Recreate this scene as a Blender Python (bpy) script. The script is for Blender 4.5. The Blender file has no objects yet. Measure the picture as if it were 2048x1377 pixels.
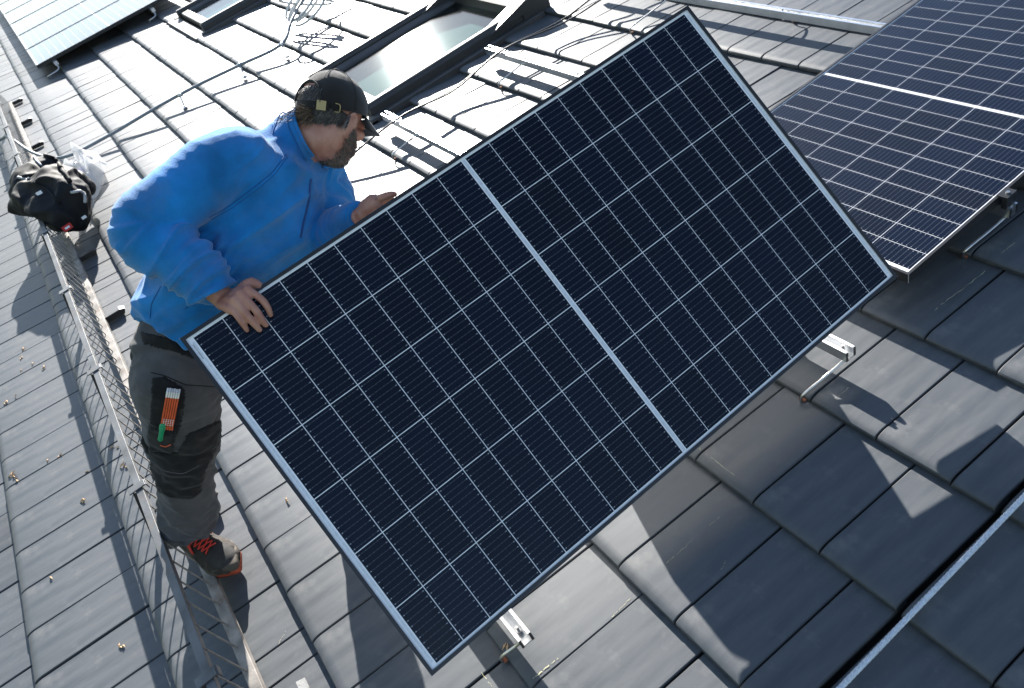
import bpy, bmesh, math, random
import numpy as np
from mathutils import Matrix, Vector, noise as mnoise
from mathutils.bvhtree import BVHTree

random.seed(7); rng = np.random.default_rng(7)
SC = bpy.context.scene
COL = SC.collection

# ------------------------------------------------------------------ camera
# Everything is laid out in ROOF coordinates: x along the tile courses,
# y up the slope, z square to the roof.  PITCH turns that into the world.
PITCH = math.radians(30.0)
M3 = Matrix.Rotation(PITCH, 4, 'X')
MR = np.array(M3.to_3x3())
CAM_F = 1558.2                       # focal length in photo pixels (2048 wide)
CAM_C = np.array([1.04967, 1.02682, 1.97125])
CAM_R = np.array([[0.5499096, 0.7730957, -0.3161053],
                  [0.4320798, -0.5872082, -0.6844659],
                  [-0.7147772, 0.2398117, -0.6569504]])
cam = bpy.data.cameras.new('camera')
cam.sensor_width = 36.0
cam.lens = CAM_F / 2048 * 36.0
cam.clip_start = 0.05; cam.clip_end = 3000
cam.dof.use_dof = True; cam.dof.focus_distance = 2.35; cam.dof.aperture_fstop = 6.3
co = bpy.data.objects.new('camera', cam); COL.objects.link(co)
mw = Matrix(((CAM_R[0][0], -CAM_R[1][0], -CAM_R[2][0], CAM_C[0]),
             (CAM_R[0][1], -CAM_R[1][1], -CAM_R[2][1], CAM_C[1]),
             (CAM_R[0][2], -CAM_R[1][2], -CAM_R[2][2], CAM_C[2]),
             (0, 0, 0, 1)))
co.matrix_world = M3 @ mw
SC.camera = co

# ------------------------------------------------------------------ light
SUN = np.array([-2.5, 0.95, 1.0]); SUN /= np.linalg.norm(SUN)      # roof coords
SW = MR @ SUN
world = bpy.data.worlds.new('World'); SC.world = world; world.use_nodes = True
wn = world.node_tree.nodes
sky = wn.new('ShaderNodeTexSky'); sky.sky_type = 'NISHITA'; sky.sun_disc = False
sky.sun_elevation = math.asin(SW[2]); sky.sun_rotation = math.atan2(SW[0], SW[1])
sky.altitude = 200; sky.air_density = 1.0; sky.dust_density = 0.3; sky.ozone_density = 1.0
wn['Background'].inputs[1].default_value = 0.07
wl = world.node_tree.links
wtc = wn.new('ShaderNodeTexCoord'); wno = wn.new('ShaderNodeTexNoise')           # broken fair-weather cloud over the whole dome
wno.inputs['Scale'].default_value = 1.9; wno.inputs['Detail'].default_value = 6; wno.inputs['Roughness'].default_value = 0.55
wrm = wn.new('ShaderNodeValToRGB'); wrm.color_ramp.elements[0].position = 0.54; wrm.color_ramp.elements[1].position = 0.74
wmx = wn.new('ShaderNodeMix'); wmx.data_type = 'RGBA'; wmx.inputs[7].default_value = (4.0, 4.6, 5.6, 1)
wl.new(wtc.outputs['Generated'], wno.inputs['Vector']); wl.new(wno.outputs['Fac'], wrm.inputs[0]); wl.new(wrm.outputs[0], wmx.inputs[0])
wl.new(sky.outputs[0], wmx.inputs[6]); wl.new(wmx.outputs[2], wn['Background'].inputs[0])
sl = bpy.data.lights.new('sun', 'SUN'); sl.energy = 5.0; sl.angle = math.radians(0.53)
sl.color = (1.0, 0.955, 0.89)
so = bpy.data.objects.new('sun', sl); COL.objects.link(so)
so.rotation_euler = Vector(SW).to_track_quat('Z', 'Y').to_euler()
so.location = M3 @ Vector((-6, 3, 6))
SC.view_settings.view_transform = 'Standard'; SC.view_settings.look = 'None'
SC.view_settings.exposure = 1.8; SC.view_settings.gamma = 1.0
SC.cycles.max_bounces = 8; SC.cycles.transparent_max_bounces = 12

# ------------------------------------------------------------------ pixels <-> roof
def ray(px, py):
    d = CAM_R.T @ np.array([(px-1024)/CAM_F, (py-688.5)/CAM_F, 1.0])
    return d/np.linalg.norm(d)
def pd(px, py, d): return CAM_C + ray(px, py)*d           # pixel at a distance
def at(px, py, z=0.0):                                    # pixel on the plane z
    r = ray(px, py); return CAM_C + r*((z-CAM_C[2])/r[2])
def proj(P):
    q = (np.atleast_2d(P)-CAM_C) @ CAM_R.T
    return np.stack([1024+CAM_F*q[:, 0]/q[:, 2], 688.5+CAM_F*q[:, 1]/q[:, 2]], 1)
def nrm(v): v = np.asarray(v, float); return v/np.linalg.norm(v)

# ------------------------------------------------------------------ materials
def new_mat(name):
    m = bpy.data.materials.new(name); m.use_nodes = True
    return m, m.node_tree.nodes, m.node_tree.links, m.node_tree.nodes['Principled BSDF']
def setp(b, **k):
    for n, v in k.items():
        b.inputs[n.replace('_', ' ')].default_value = v
def simple(name, col, rough=0.6, metal=0.0, var=0.12, scale=40, bump=0.0, bscale=300, spec=0.5, sheen=0.0):
    m, n, l, b = new_mat(name)
    setp(b, Roughness=rough, Metallic=metal, **{'Specular_IOR_Level': spec})
    if sheen:
        b.inputs['Sheen Weight'].default_value = sheen; b.inputs['Sheen Roughness'].default_value = 0.5
    tc = n.new('ShaderNodeTexCoord')
    no = n.new('ShaderNodeTexNoise'); no.inputs['Scale'].default_value = scale; no.inputs['Detail'].default_value = 5
    l.new(tc.outputs['Object'], no.inputs['Vector'])
    mr = n.new('ShaderNodeMapRange'); mr.inputs[3].default_value = 1-var; mr.inputs[4].default_value = 1+var
    mr.inputs[1].default_value = 0.3; mr.inputs[2].default_value = 0.7
    l.new(no.outputs['Fac'], mr.inputs[0])
    mx = n.new('ShaderNodeMix'); mx.data_type = 'RGBA'; mx.blend_type = 'MULTIPLY'; mx.inputs[0].default_value = 1
    mx.inputs[6].default_value = (*col, 1); l.new(mr.outputs[0], mx.inputs[7]); l.new(mx.outputs[2], b.inputs['Base Color'])
    if bump:
        n2 = n.new('ShaderNodeTexNoise'); n2.inputs['Scale'].default_value = bscale; n2.inputs['Detail'].default_value = 3
        l.new(tc.outputs['Object'], n2.inputs['Vector'])
        bp = n.new('ShaderNodeBump'); bp.inputs['Strength'].default_value = bump; bp.inputs['Distance'].default_value = 0.002
        l.new(n2.outputs['Fac'], bp.inputs['Height']); l.new(bp.outputs[0], b.inputs['Normal'])
    return m

def tile_material():
    m, n, l, b = new_mat('engobed_clay_tile')
    geo = n.new('ShaderNodeNewGeometry'); tc = n.new('ShaderNodeTexCoord')
    # streaks that run down the slope (object y)
    mp = n.new('ShaderNodeMapping'); mp.inputs['Scale'].default_value = (34, 4, 30)
    off = n.new('ShaderNodeVectorMath'); off.operation = 'ADD'
    cmb = n.new('ShaderNodeCombineXYZ'); mul = n.new('ShaderNodeMath'); mul.operation = 'MULTIPLY'; mul.inputs[1].default_value = 37
    l.new(geo.outputs['Random Per Island'], mul.inputs[0]); l.new(mul.outputs[0], cmb.inputs[0]); l.new(mul.outputs[0], cmb.inputs[1])
    l.new(tc.outputs['Object'], off.inputs[0]); l.new(cmb.outputs[0], off.inputs[1]); l.new(off.outputs[0], mp.inputs[0])
    st = n.new('ShaderNodeTexNoise'); st.inputs['Scale'].default_value = 1.0; st.inputs['Detail'].default_value = 4
    l.new(mp.outputs[0], st.inputs['Vector'])
    dust = n.new('ShaderNodeTexNoise'); dust.inputs['Scale'].default_value = 9; dust.inputs['Detail'].default_value = 7; dust.inputs['Roughness'].default_value = 0.65
    l.new(off.outputs[0], dust.inputs['Vector'])
    r1 = n.new('ShaderNodeValToRGB'); r1.color_ramp.elements[0].position = 0.30; r1.color_ramp.elements[1].position = 0.75
    r1.color_ramp.elements[0].color = (0.041, 0.047, 0.054, 1); r1.color_ramp.elements[1].color = (0.066, 0.071, 0.077, 1)
    l.new(st.outputs['Fac'], r1.inputs[0])
    r2 = n.new('ShaderNodeValToRGB'); r2.color_ramp.elements[0].position = 0.56; r2.color_ramp.elements[1].position = 0.80
    r2.color_ramp.elements[0].color = (0, 0, 0, 1); r2.color_ramp.elements[1].color = (1, 1, 1, 1)
    l.new(dust.outputs['Fac'], r2.inputs[0])
    md = n.new('ShaderNodeMath'); md.operation = 'MULTIPLY'; md.inputs[1].default_value = 0.5; l.new(r2.outputs[0], md.inputs[0])
    mx = n.new('ShaderNodeMix'); mx.data_type = 'RGBA'; l.new(md.outputs[0], mx.inputs[0]); l.new(r1.outputs[0], mx.inputs[6]); mx.inputs[7].default_value = (0.15, 0.147, 0.14, 1)
    # each tile a little lighter or darker
    mr = n.new('ShaderNodeMapRange'); mr.inputs[3].default_value = 0.7; mr.inputs[4].default_value = 1.35; l.new(geo.outputs['Random Per Island'], mr.inputs[0])
    m2 = n.new('ShaderNodeMix'); m2.data_type = 'RGBA'; m2.blend_type = 'MULTIPLY'; m2.inputs[0].default_value = 1
    l.new(mx.outputs[2], m2.inputs[6]); l.new(mr.outputs[0], m2.inputs[7])
    # fine pale specks and scratches of drilling dust
    sp = n.new('ShaderNodeTexVoronoi'); sp.inputs['Scale'].default_value = 85; l.new(off.outputs[0], sp.inputs['Vector'])
    ls = n.new('ShaderNodeMath'); ls.operation = 'LESS_THAN'; ls.inputs[1].default_value = 0.045; l.new(sp.outputs['Distance'], ls.inputs[0])
    gt = n.new('ShaderNodeMath'); gt.operation = 'GREATER_THAN'; gt.inputs[1].default_value = 0.52; l.new(dust.outputs['Fac'], gt.inputs[0])
    mm = n.new('ShaderNodeMath'); mm.operation = 'MULTIPLY'; l.new(ls.outputs[0], mm.inputs[0]); l.new(gt.outputs[0], mm.inputs[1])
    mm2 = n.new('ShaderNodeMath'); mm2.operation = 'MULTIPLY'; mm2.inputs[1].default_value = 0.5; l.new(mm.outputs[0], mm2.inputs[0])
    m3 = n.new('ShaderNodeMix'); m3.data_type = 'RGBA'; l.new(mm2.outputs[0], m3.inputs[0]); l.new(m2.outputs[2], m3.inputs[6]); m3.inputs[7].default_value = (0.35, 0.34, 0.32, 1)
    l.new(m3.outputs[2], b.inputs['Base Color'])
    rr = n.new('ShaderNodeMapRange'); rr.inputs[1].default_value = 0.25; rr.inputs[2].default_value = 0.75; rr.inputs[3].default_value = 0.44; rr.inputs[4].default_value = 0.58
    l.new(st.outputs['Fac'], rr.inputs[0]); l.new(rr.outputs[0], b.inputs['Roughness'])
    b.inputs['Specular IOR Level'].default_value = 0.42
    fn = n.new('ShaderNodeTexNoise'); fn.inputs['Scale'].default_value = 420; fn.inputs['Detail'].default_value = 2; l.new(off.outputs[0], fn.inputs['Vector'])
    bp = n.new('ShaderNodeBump'); bp.inputs['Strength'].default_value = 0.22; bp.inputs['Distance'].default_value = 0.001
    l.new(fn.outputs['Fac'], bp.inputs['Height'])
    b2 = n.new('ShaderNodeBump'); b2.inputs['Strength'].default_value = 0.10; b2.inputs['Distance'].default_value = 0.004
    l.new(st.outputs['Fac'], b2.inputs['Height']); l.new(bp.outputs[0], b2.inputs['Normal']); l.new(b2.outputs[0], b.inputs['Normal'])
    return m

def cell_material():
    m, n, l, b = new_mat('silicon_cell')
    tc = n.new('ShaderNodeTexCoord'); sx = n.new('ShaderNodeSeparateXYZ'); l.new(tc.outputs['Object'], sx.inputs[0])
    def M(op, a, c=None):
        q = n.new('ShaderNodeMath'); q.operation = op
        for i, v in enumerate((a, c)):
            if v is None: continue
            if isinstance(v, (int, float)): q.inputs[i].default_value = v
            else: l.new(v, q.inputs[i])
        return q.outputs[0]
    P = 0.0166
    fr = M('FRACT', M('DIVIDE', M('ADD', sx.outputs[1], 0.083), P))
    dist = M('MULTIPLY', M('ABSOLUTE', M('SUBTRACT', fr, 0.5)), P)
    line = M('LESS_THAN', dist, 0.00036)
    ax = M('ABSOLUTE', sx.outputs[0])
    pad1 = M('MULTIPLY', M('LESS_THAN', dist, 0.0013), M('LESS_THAN', M('ABSOLUTE', M('SUBTRACT', ax, 0.0355)), 0.0016))
    pad2 = M('MULTIPLY', M('LESS_THAN', dist, 0.0008), M('LESS_THAN', M('ABSOLUTE', M('SUBTRACT', M('FRACT', M('DIVIDE', M('ADD', sx.outputs[0], 0.045), 0.012)), 0.5)), 0.05))
    fingers = M('MULTIPLY', M('LESS_THAN', M('FRACT', M('DIVIDE', sx.outputs[0], 0.0016)), 0.09), 0.25)
    oi = n.new('ShaderNodeObjectInfo')
    no = n.new('ShaderNodeTexNoise'); no.inputs['Scale'].default_value = 3; no.inputs['Detail'].default_value = 2; l.new(tc.outputs['Object'], no.inputs['Vector'])
    cr = n.new('ShaderNodeValToRGB'); cr.color_ramp.elements[0].color = (0.0003, 0.0021, 0.0085, 1); cr.color_ramp.elements[1].color = (0.0004, 0.0037, 0.0150, 1)
    l.new(oi.outputs['Random'], cr.inputs[0])
    mx = n.new('ShaderNodeMix'); mx.data_type = 'RGBA'
    fac = M('MAXIMUM', M('MAXIMUM', M('MULTIPLY', line, 0.22), M('MULTIPLY', pad1, 0.6)), M('MAXIMUM', M('MULTIPLY', pad2, 0.3), M('MULTIPLY', fingers, 0.008)))
    l.new(fac, mx.inputs[0]); l.new(cr.outputs[0], mx.inputs[6]); mx.inputs[7].default_value = (0.50, 0.53, 0.58, 1)
    l.new(mx.outputs[2], b.inputs['Base Color'])
    setp(b, Roughness=0.30, **{'Specular_IOR_Level': 0.08})
    return m

def glass_cover(name, ior=1.40, tint=(1, 1, 1)):
    m, n, l, b = new_mat(name)
    n.remove(b)
    out = n['Material Output']
    tr = n.new('ShaderNodeBsdfTransparent'); tr.inputs[0].default_value = (*tint, 1)
    gl = n.new('ShaderNodeBsdfGlossy'); gl.inputs['Roughness'].default_value = 0.05
    tc = n.new('ShaderNodeTexCoord'); no = n.new('ShaderNodeTexNoise'); no.inputs['Scale'].default_value = 1100
    l.new(tc.outputs['Object'], no.inputs['Vector'])
    bp = n.new('ShaderNodeBump'); bp.inputs['Strength'].default_value = 0.06; bp.inputs['Distance'].default_value = 0.0005; l.new(no.outputs['Fac'], bp.inputs['Height'])
    l.new(bp.outputs[0], gl.inputs['Normal'])
    fr = n.new('ShaderNodeFresnel'); bk_ = n.new('ShaderNodeNewGeometry'); im = n.new('ShaderNodeMix')      # a thin sheet reflects alike from both sides
    im.inputs[2].default_value = ior; im.inputs[3].default_value = 1/ior; l.new(bk_.outputs['Backfacing'], im.inputs[0]); l.new(im.outputs[0], fr.inputs[0])
    mx = n.new('ShaderNodeMixShader'); l.new(fr.outputs[0], mx.inputs[0]); l.new(tr.outputs[0], mx.inputs[1]); l.new(gl.outputs[0], mx.inputs[2])
    dn = n.new('ShaderNodeTexNoise'); dn.inputs['Scale'].default_value = 5; dn.inputs['Detail'].default_value = 8; dn.inputs['Roughness'].default_value = 0.7; l.new(tc.outputs['Object'], dn.inputs['Vector'])
    dr = n.new('ShaderNodeMapRange'); dr.inputs[1].default_value = 0.5; dr.inputs[2].default_value = 0.8; dr.inputs[3].default_value = 0.0; dr.inputs[4].default_value = 0.007; l.new(dn.outputs['Fac'], dr.inputs[0])
    df = n.new('ShaderNodeBsdfDiffuse'); df.inputs[0].default_value = (0.5, 0.48, 0.45, 1)
    m2 = n.new('ShaderNodeMixShader'); l.new(dr.outputs[0], m2.inputs[0]); l.new(mx.outputs[0], m2.inputs[1]); l.new(df.outputs[0], m2.inputs[2])
    l.new(m2.outputs[0], out.inputs[0])
    return m

MAT = dict(
    tile=tile_material(), cell=cell_material(), pv_glass=glass_cover('module_glass', 1.35), window_glass=glass_cover('window_glass', 1.5, (0.55, 0.66, 0.64)),
    underlay=simple('roof_underlay', (0.012, 0.012, 0.013), 0.9),
    frame=simple('black_anodised_frame', (0.018, 0.018, 0.019), 0.38, 0.0, 0.1, 25),
    frame_edge=simple('worn_frame_edge', (0.5, 0.5, 0.5), 0.4, 0.6),
    backsheet=simple('white_backsheet', (0.86, 0.86, 0.86), 0.55, 0, 0.05, 60),
    ribbon=simple('tinned_ribbon', (0.66, 0.68, 0.71), 0.5, 0.0, 0.12, 90),
    print=simple('dark_print', (0.08, 0.085, 0.095), 0.6),
    alu=simple('mill_aluminium', (0.80, 0.81, 0.82), 0.30, 1.0, 0.06, 30, 0.15, 120),
    steel=simple('stainless_rod', (0.62, 0.60, 0.57), 0.28, 1.0, 0.1, 60, 0.1, 200),
    zinc=simple('galvanised_bar', (0.24, 0.22, 0.20), 0.6, 0.4, 0.45, 16, 0.25, 140),
    guard=simple('painted_guard_steel', (0.10, 0.105, 0.11), 0.5, 0.3, 0.4, 9, 0.2, 160),
    guard_dark=simple('rust_brown_bracket', (0.03, 0.026, 0.024), 0.55, 0.2, 0.3, 12, 0.3, 160),
    clad=simple('skylight_cladding', (0.055, 0.053, 0.051), 0.45, 0.35, 0.12, 10),
    flash=simple('lead_grey_flashing', (0.075, 0.072, 0.07), 0.5, 0.4, 0.15, 9),
    cable=simple('grey_cable', (0.17, 0.20, 0.22), 0.5, 0, 0.1, 30),
    thin=simple('black_cable', (0.02, 0.02, 0.021), 0.35),
    white_cable=simple('white_cable', (0.55, 0.56, 0.56), 0.5),
    rope=simple('braided_wire_rope', (0.62, 0.66, 0.70), 0.45, 0.4, 0.2, 150, 0.3, 400),
    fleece=simple('blue_fleece', (0.010, 0.165, 0.43), 0.9, 0, 0.30, 9, 0.8, 330, 0.1, 0.3),
    fleece_seam=simple('blue_fleece_seam', (0.008, 0.10, 0.29), 0.9, 0, 0.1, 30, 0, 1, 0.15, 0.2),
    zip=simple('zip_tape', (0.012, 0.06, 0.20), 0.6),
    trouser=simple('grey_work_cloth', (0.066, 0.064, 0.067), 0.85, 0, 0.25, 14, 0.4, 700, 0.2, 0.15),
    trouser_black=simple('black_work_cloth', (0.007, 0.007, 0.008), 0.8, 0, 0.3, 20, 0.4, 700, 0.25, 0.1),
    cap=simple('black_cap_cotton', (0.016, 0.014, 0.013), 0.9, 0, 0.3, 24, 0.5, 900, 0.2, 0.25),
    brass=simple('brass_buckle', (0.45, 0.33, 0.14), 0.4, 0.9),
    skin=None,
    hair=simple('dark_grey_hair', (0.045, 0.038, 0.034), 0.6, 0, 0.35, 60, 0.5, 200),
    hair_brown=simple('light_brown_hair', (0.22, 0.15, 0.095), 0.6, 0, 0.3, 60),  # lighter brown strands mixed in with the dark ones
    hair_grey=simple('grey_hair', (0.20, 0.185, 0.17), 0.6, 0, 0.3, 60),
    nail=simple('finger_nail', (0.52, 0.33, 0.28), 0.4),
    sole=simple('orange_rubber_sole', (0.30, 0.05, 0.02), 0.7, 0, 0.3, 30),
    rand=simple('dusty_rubber_rand', (0.07, 0.058, 0.045), 0.8, 0, 0.3, 20),
    shoe=simple('dark_suede_shoe', (0.024, 0.018, 0.014), 0.85, 0, 0.4, 28, 0.5, 400),
    shoe_grey=simple('grey_shoe_cap', (0.026, 0.025, 0.025), 0.8, 0, 0.3, 30, 0.4, 300),
    lace=simple('red_lace', (0.55, 0.035, 0.02), 0.7),
    ruler=simple('orange_ruler', (0.62, 0.10, 0.03), 0.5),
    ruler_white=simple('white_ruler_print', (0.75, 0.73, 0.7), 0.5),
    green=simple('green_plastic', (0.005, 0.26, 0.11), 0.4),
    bag=simple('black_nylon_bag', (0.006, 0.006, 0.007), 0.7, 0, 0.3, 15, 0.5, 300, 0.3),
    bag_grey=simple('pale_zip_piping', (0.4, 0.4, 0.4), 0.6),
    red=simple('red_tag', (0.5, 0.02, 0.015), 0.6),
    white=simple('white_print', (0.8, 0.8, 0.8), 0.6),
    lilac=simple('lilac_paper', (0.30, 0.30, 0.55), 0.7),
    wood=simple('splinter_wood', (0.52, 0.34, 0.19), 0.8, 0, 0.3, 200),
    rust=simple('rust', (0.20, 0.07, 0.035), 0.9, 0, 0.4, 60),
    grass=simple('meadow', (0.05, 0.08, 0.025), 0.95, 0, 0.4, 0.05),
)
def skin_material():
    m, n, l, b = new_mat('skin')
    tc = n.new('ShaderNodeTexCoord'); no = n.new('ShaderNodeTexNoise'); no.inputs['Scale'].default_value = 26; no.inputs['Detail'].default_value = 6
    l.new(tc.outputs['Object'], no.inputs['Vector'])
    cr = n.new('ShaderNodeValToRGB'); cr.color_ramp.elements[0].position = 0.3; cr.color_ramp.elements[1].position = 0.72
    cr.color_ramp.elements[0].color = (0.33, 0.125, 0.085, 1); cr.color_ramp.elements[1].color = (0.48, 0.25, 0.175, 1)
    l.new(no.outputs['Fac'], cr.inputs[0]); l.new(cr.outputs[0], b.inputs['Base Color'])
    b.inputs['Roughness'].default_value = 0.5
    b.inputs['Subsurface Weight'].default_value = 0.12; b.inputs['Subsurface Radius'].default_value = (0.01, 0.004, 0.002); b.inputs['Subsurface Scale'].default_value = 0.5
    n2 = n.new('ShaderNodeTexNoise'); n2.inputs['Scale'].default_value = 260; l.new(tc.outputs['Object'], n2.inputs['Vector'])
    bp = n.new('ShaderNodeBump'); bp.inputs['Strength'].default_value = 0.35; bp.inputs['Distance'].default_value = 0.002
    l.new(n2.outputs['Fac'], bp.inputs['Height']); l.new(bp.outputs[0], b.inputs['Normal'])
    return m
MAT['skin'] = skin_material()
def plastic_material():
    m, n, l, b = new_mat('thin_white_plastic'); n.remove(b); out = n['Material Output']
    d = n.new('ShaderNodeBsdfDiffuse'); d.inputs[0].default_value = (0.8, 0.81, 0.82, 1)
    t = n.new('ShaderNodeBsdfTranslucent'); t.inputs[0].default_value = (0.8, 0.81, 0.82, 1)
    p = n.new('ShaderNodeBsdfTransparent')
    g = n.new('ShaderNodeBsdfGlossy'); g.inputs['Roughness'].default_value = 0.2
    a = n.new('ShaderNodeMixShader'); a.inputs[0].default_value = 0.5; l.new(d.outputs[0], a.inputs[1]); l.new(t.outputs[0], a.inputs[2])
    c = n.new('ShaderNodeMixShader'); c.inputs[0].default_value = 0.35; l.new(a.outputs[0], c.inputs[1]); l.new(p.outputs[0], c.inputs[2])
    e = n.new('ShaderNodeMixShader'); e.inputs[0].default_value = 0.06; l.new(c.outputs[0], e.inputs[1]); l.new(g.outputs[0], e.inputs[2])
    l.new(e.outputs[0], out.inputs[0]); return m
MAT['plastic'] = plastic_material()
def soil(m, col, amount, scale, lo, hi):
    """worn and dusty patches over a cloth's own colour"""
    n, l = m.node_tree.nodes, m.node_tree.links; b = n['Principled BSDF']; src = b.inputs['Base Color'].links[0].from_socket
    tc = n.new('ShaderNodeTexCoord'); no = n.new('ShaderNodeTexNoise'); no.inputs['Scale'].default_value = scale; no.inputs['Detail'].default_value = 7; no.inputs['Roughness'].default_value = 0.65
    l.new(tc.outputs['Object'], no.inputs['Vector'])
    mr = n.new('ShaderNodeMapRange'); mr.inputs[1].default_value = lo; mr.inputs[2].default_value = hi; mr.inputs[3].default_value = 0; mr.inputs[4].default_value = amount; l.new(no.outputs['Fac'], mr.inputs[0])
    mx = n.new('ShaderNodeMix'); mx.data_type = 'RGBA'; l.new(mr.outputs[0], mx.inputs[0]); l.new(src, mx.inputs[6]); mx.inputs[7].default_value = (*col, 1); l.new(mx.outputs[2], b.inputs['Base Color'])
soil(MAT['fleece'], (0.11, 0.17, 0.26), 0.45, 7, 0.5, 0.75); soil(MAT['trouser'], (0.14, 0.125, 0.11), 0.5, 9, 0.52, 0.78); soil(MAT['trouser_black'], (0.08, 0.072, 0.064), 0.45, 11, 0.52, 0.78)
soil(MAT['shoe'], (0.12, 0.095, 0.07), 0.5, 30, 0.5, 0.75); soil(MAT['guard'], (0.16, 0.10, 0.06), 0.6, 8, 0.55, 0.75); soil(MAT['zinc'], (0.16, 0.085, 0.045), 0.6, 9, 0.55, 0.75)

# ------------------------------------------------------------------ mesh helpers
class MB:
    def __init__(s): s.v = []; s.f = []
    def add(s, v, f):
        o = len(s.v); s.v += [tuple(map(float, p)) for p in v]; s.f += [tuple(i+o for i in q) for q in f]; return s
    def box(s, c, size, ax=None, bev=0.0):
        c = np.asarray(c, float); h = np.asarray(size, float)/2
        A = np.eye(3) if ax is None else np.asarray(ax, float)      # rows are axes
        if bev <= 0:
            v = [c + A.T @ (h*np.array(k)) for k in ((-1,-1,-1),(1,-1,-1),(1,1,-1),(-1,1,-1),(-1,-1,1),(1,-1,1),(1,1,1),(-1,1,1))]
            return s.add(v, [(0,3,2,1),(4,5,6,7),(0,1,5,4),(1,2,6,5),(2,3,7,6),(3,0,4,7)])
        bm = bmesh.new(); bmesh.ops.create_cube(bm, size=1.0)
        for q in bm.verts: q.co = Vector((q.co.x*2*h[0], q.co.y*2*h[1], q.co.z*2*h[2]))
        bmesh.ops.bevel(bm, geom=list(bm.edges), offset=bev, segments=2, affect='EDGES', profile=0.5)
        bm.verts.index_update()
        v = [c + A.T @ np.array(q.co) for q in bm.verts]; f = [tuple(q.index for q in p.verts) for p in bm.faces]; bm.free()
        return s.add(v, f)
    def prism(s, poly, d0, d1, o, ax):
        """poly in (axis0, axis1), extruded along axis2 from d0 to d1"""
        o = np.asarray(o, float); A = np.asarray(ax, float); n = len(poly)
        v = [o + A[0]*a + A[1]*b + A[2]*d for d in (d0, d1) for a, b in poly]
        f = [tuple(range(n))[::-1], tuple(range(n, 2*n))] + [(i, (i+1) % n, n+(i+1) % n, n+i) for i in range(n)]
        return s.add(v, f)
    def tube(s, pts, r, seg=8, caps=True, flat=None):
        pts = [np.asarray(p, float) for p in pts]; n = len(pts)
        rr = [r]*n if np.isscalar(r) else list(r)
        t = [nrm(pts[min(i+1, n-1)]-pts[max(i-1, 0)]) for i in range(n)]
        ref = np.array([0, 0, 1.0]) if abs(t[0][2]) < 0.9 else np.array([1.0, 0, 0])
        if flat is not None: ref = np.asarray(flat, float)
        a = nrm(ref-t[0]*(ref@t[0])); v = []
        for i in range(n):
            a = nrm(a-t[i]*(a@t[i])); b = np.cross(t[i], a)
            for k in range(seg):
                w = 2*math.pi*k/seg; v.append(pts[i]+rr[i]*(a*math.cos(w)+b*math.sin(w)))
        f = [(i*seg+k, i*seg+(k+1) % seg, (i+1)*seg+(k+1) % seg, (i+1)*seg+k) for i in range(n-1) for k in range(seg)]
        if caps: f += [tuple(range(seg))[::-1], tuple(range((n-1)*seg, n*seg))]
        return s.add(v, f)
    def ball(s, c, r, ax=None, nu=16, nv=10):
        c = np.asarray(c, float); r = np.asarray(r, float)*np.ones(3); A = np.eye(3) if ax is None else np.asarray(ax, float)
        v = [c+A.T@(r*np.array([0, 0, 1]))]
        for j in range(1, nv):
            th = math.pi*j/nv
            for k in range(nu):
                ph = 2*math.pi*k/nu; v.append(c+A.T@(r*np.array([math.sin(th)*math.cos(ph), math.sin(th)*math.sin(ph), math.cos(th)])))
        v.append(c+A.T@(r*np.array([0, 0, -1]))); f = [(0, 1+k, 1+(k+1) % nu) for k in range(nu)]
        for j in range(nv-2):
            for k in range(nu): a = 1+j*nu; f.append((a+k, a+nu+k, a+nu+(k+1) % nu, a+(k+1) % nu))
        L = len(v)-1; a = 1+(nv-2)*nu; f += [(a+k, L, a+(k+1) % nu) for k in range(nu)]
        return s.add(v, f)
    def loft(s, rings):
        n = len(rings[0]); m = len(rings); v = [p for r in rings for p in r]
        f = [(i*n+k, i*n+(k+1) % n, (i+1)*n+(k+1) % n, (i+1)*n+k) for i in range(m-1) for k in range(n)]
        f += [tuple(range(n))[::-1], tuple(range((m-1)*n, m*n))]
        return s.add(v, f)
    def mesh(s, name, mat, smooth=False, shift=None):
        me = bpy.data.meshes.new(name); v = np.array(s.v)
        if shift is not None: v = v-np.asarray(shift)
        me.from_pydata([tuple(p) for p in v], [], s.f); me.materials.append(mat)
        if smooth: me.shade_smooth()
        me.update(); return me

def catmull(P, n):
    P = [np.asarray(p, float) for p in P]; out = []
    Q = [2*P[0]-P[1]]+P+[2*P[-1]-P[-2]]
    for i in range(1, len(Q)-2):
        for k in range(n):
            t = k/n; a, b, c, d = Q[i-1:i+3]
            out.append(.5*((2*b)+(c-a)*t+(2*a-5*b+4*c-d)*t*t+(3*b-a-3*c+d)*t**3))
    out.append(P[-1]); return out

def tag(o, label=None, cat=None, group=None, kind=None):
    if label: o['label'] = label
    if cat: o['category'] = cat
    if group: o['group'] = group
    if kind: o['kind'] = kind
    return o
LOC = {}
def place(o, loc, rot=None):
    """put a top-level object at a roof-coordinate location"""
    m = Matrix.Translation(Vector(tuple(map(float, loc))))
    if rot is not None: m = m @ rot
    o.matrix_world = M3 @ m; LOC[o.name] = np.asarray(loc, float); return o
def empty(name, loc, rot=None):
    o = bpy.data.objects.new(name, None); o.empty_display_size = 0.05; COL.objects.link(o); return place(o, loc, rot)
def thing(name, loc, label, cat, group=None):
    return tag(empty(name, loc), label, cat, group)
def solid(name, mb, mat, loc, label=None, cat=None, group=None, kind=None, smooth=False):
    """a top-level single mesh; mb in roof coordinates"""
    o = bpy.data.objects.new(name, mb.mesh(name, mat, smooth, loc)); COL.objects.link(o); place(o, loc)
    return tag(o, label, cat, group, kind)
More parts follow.
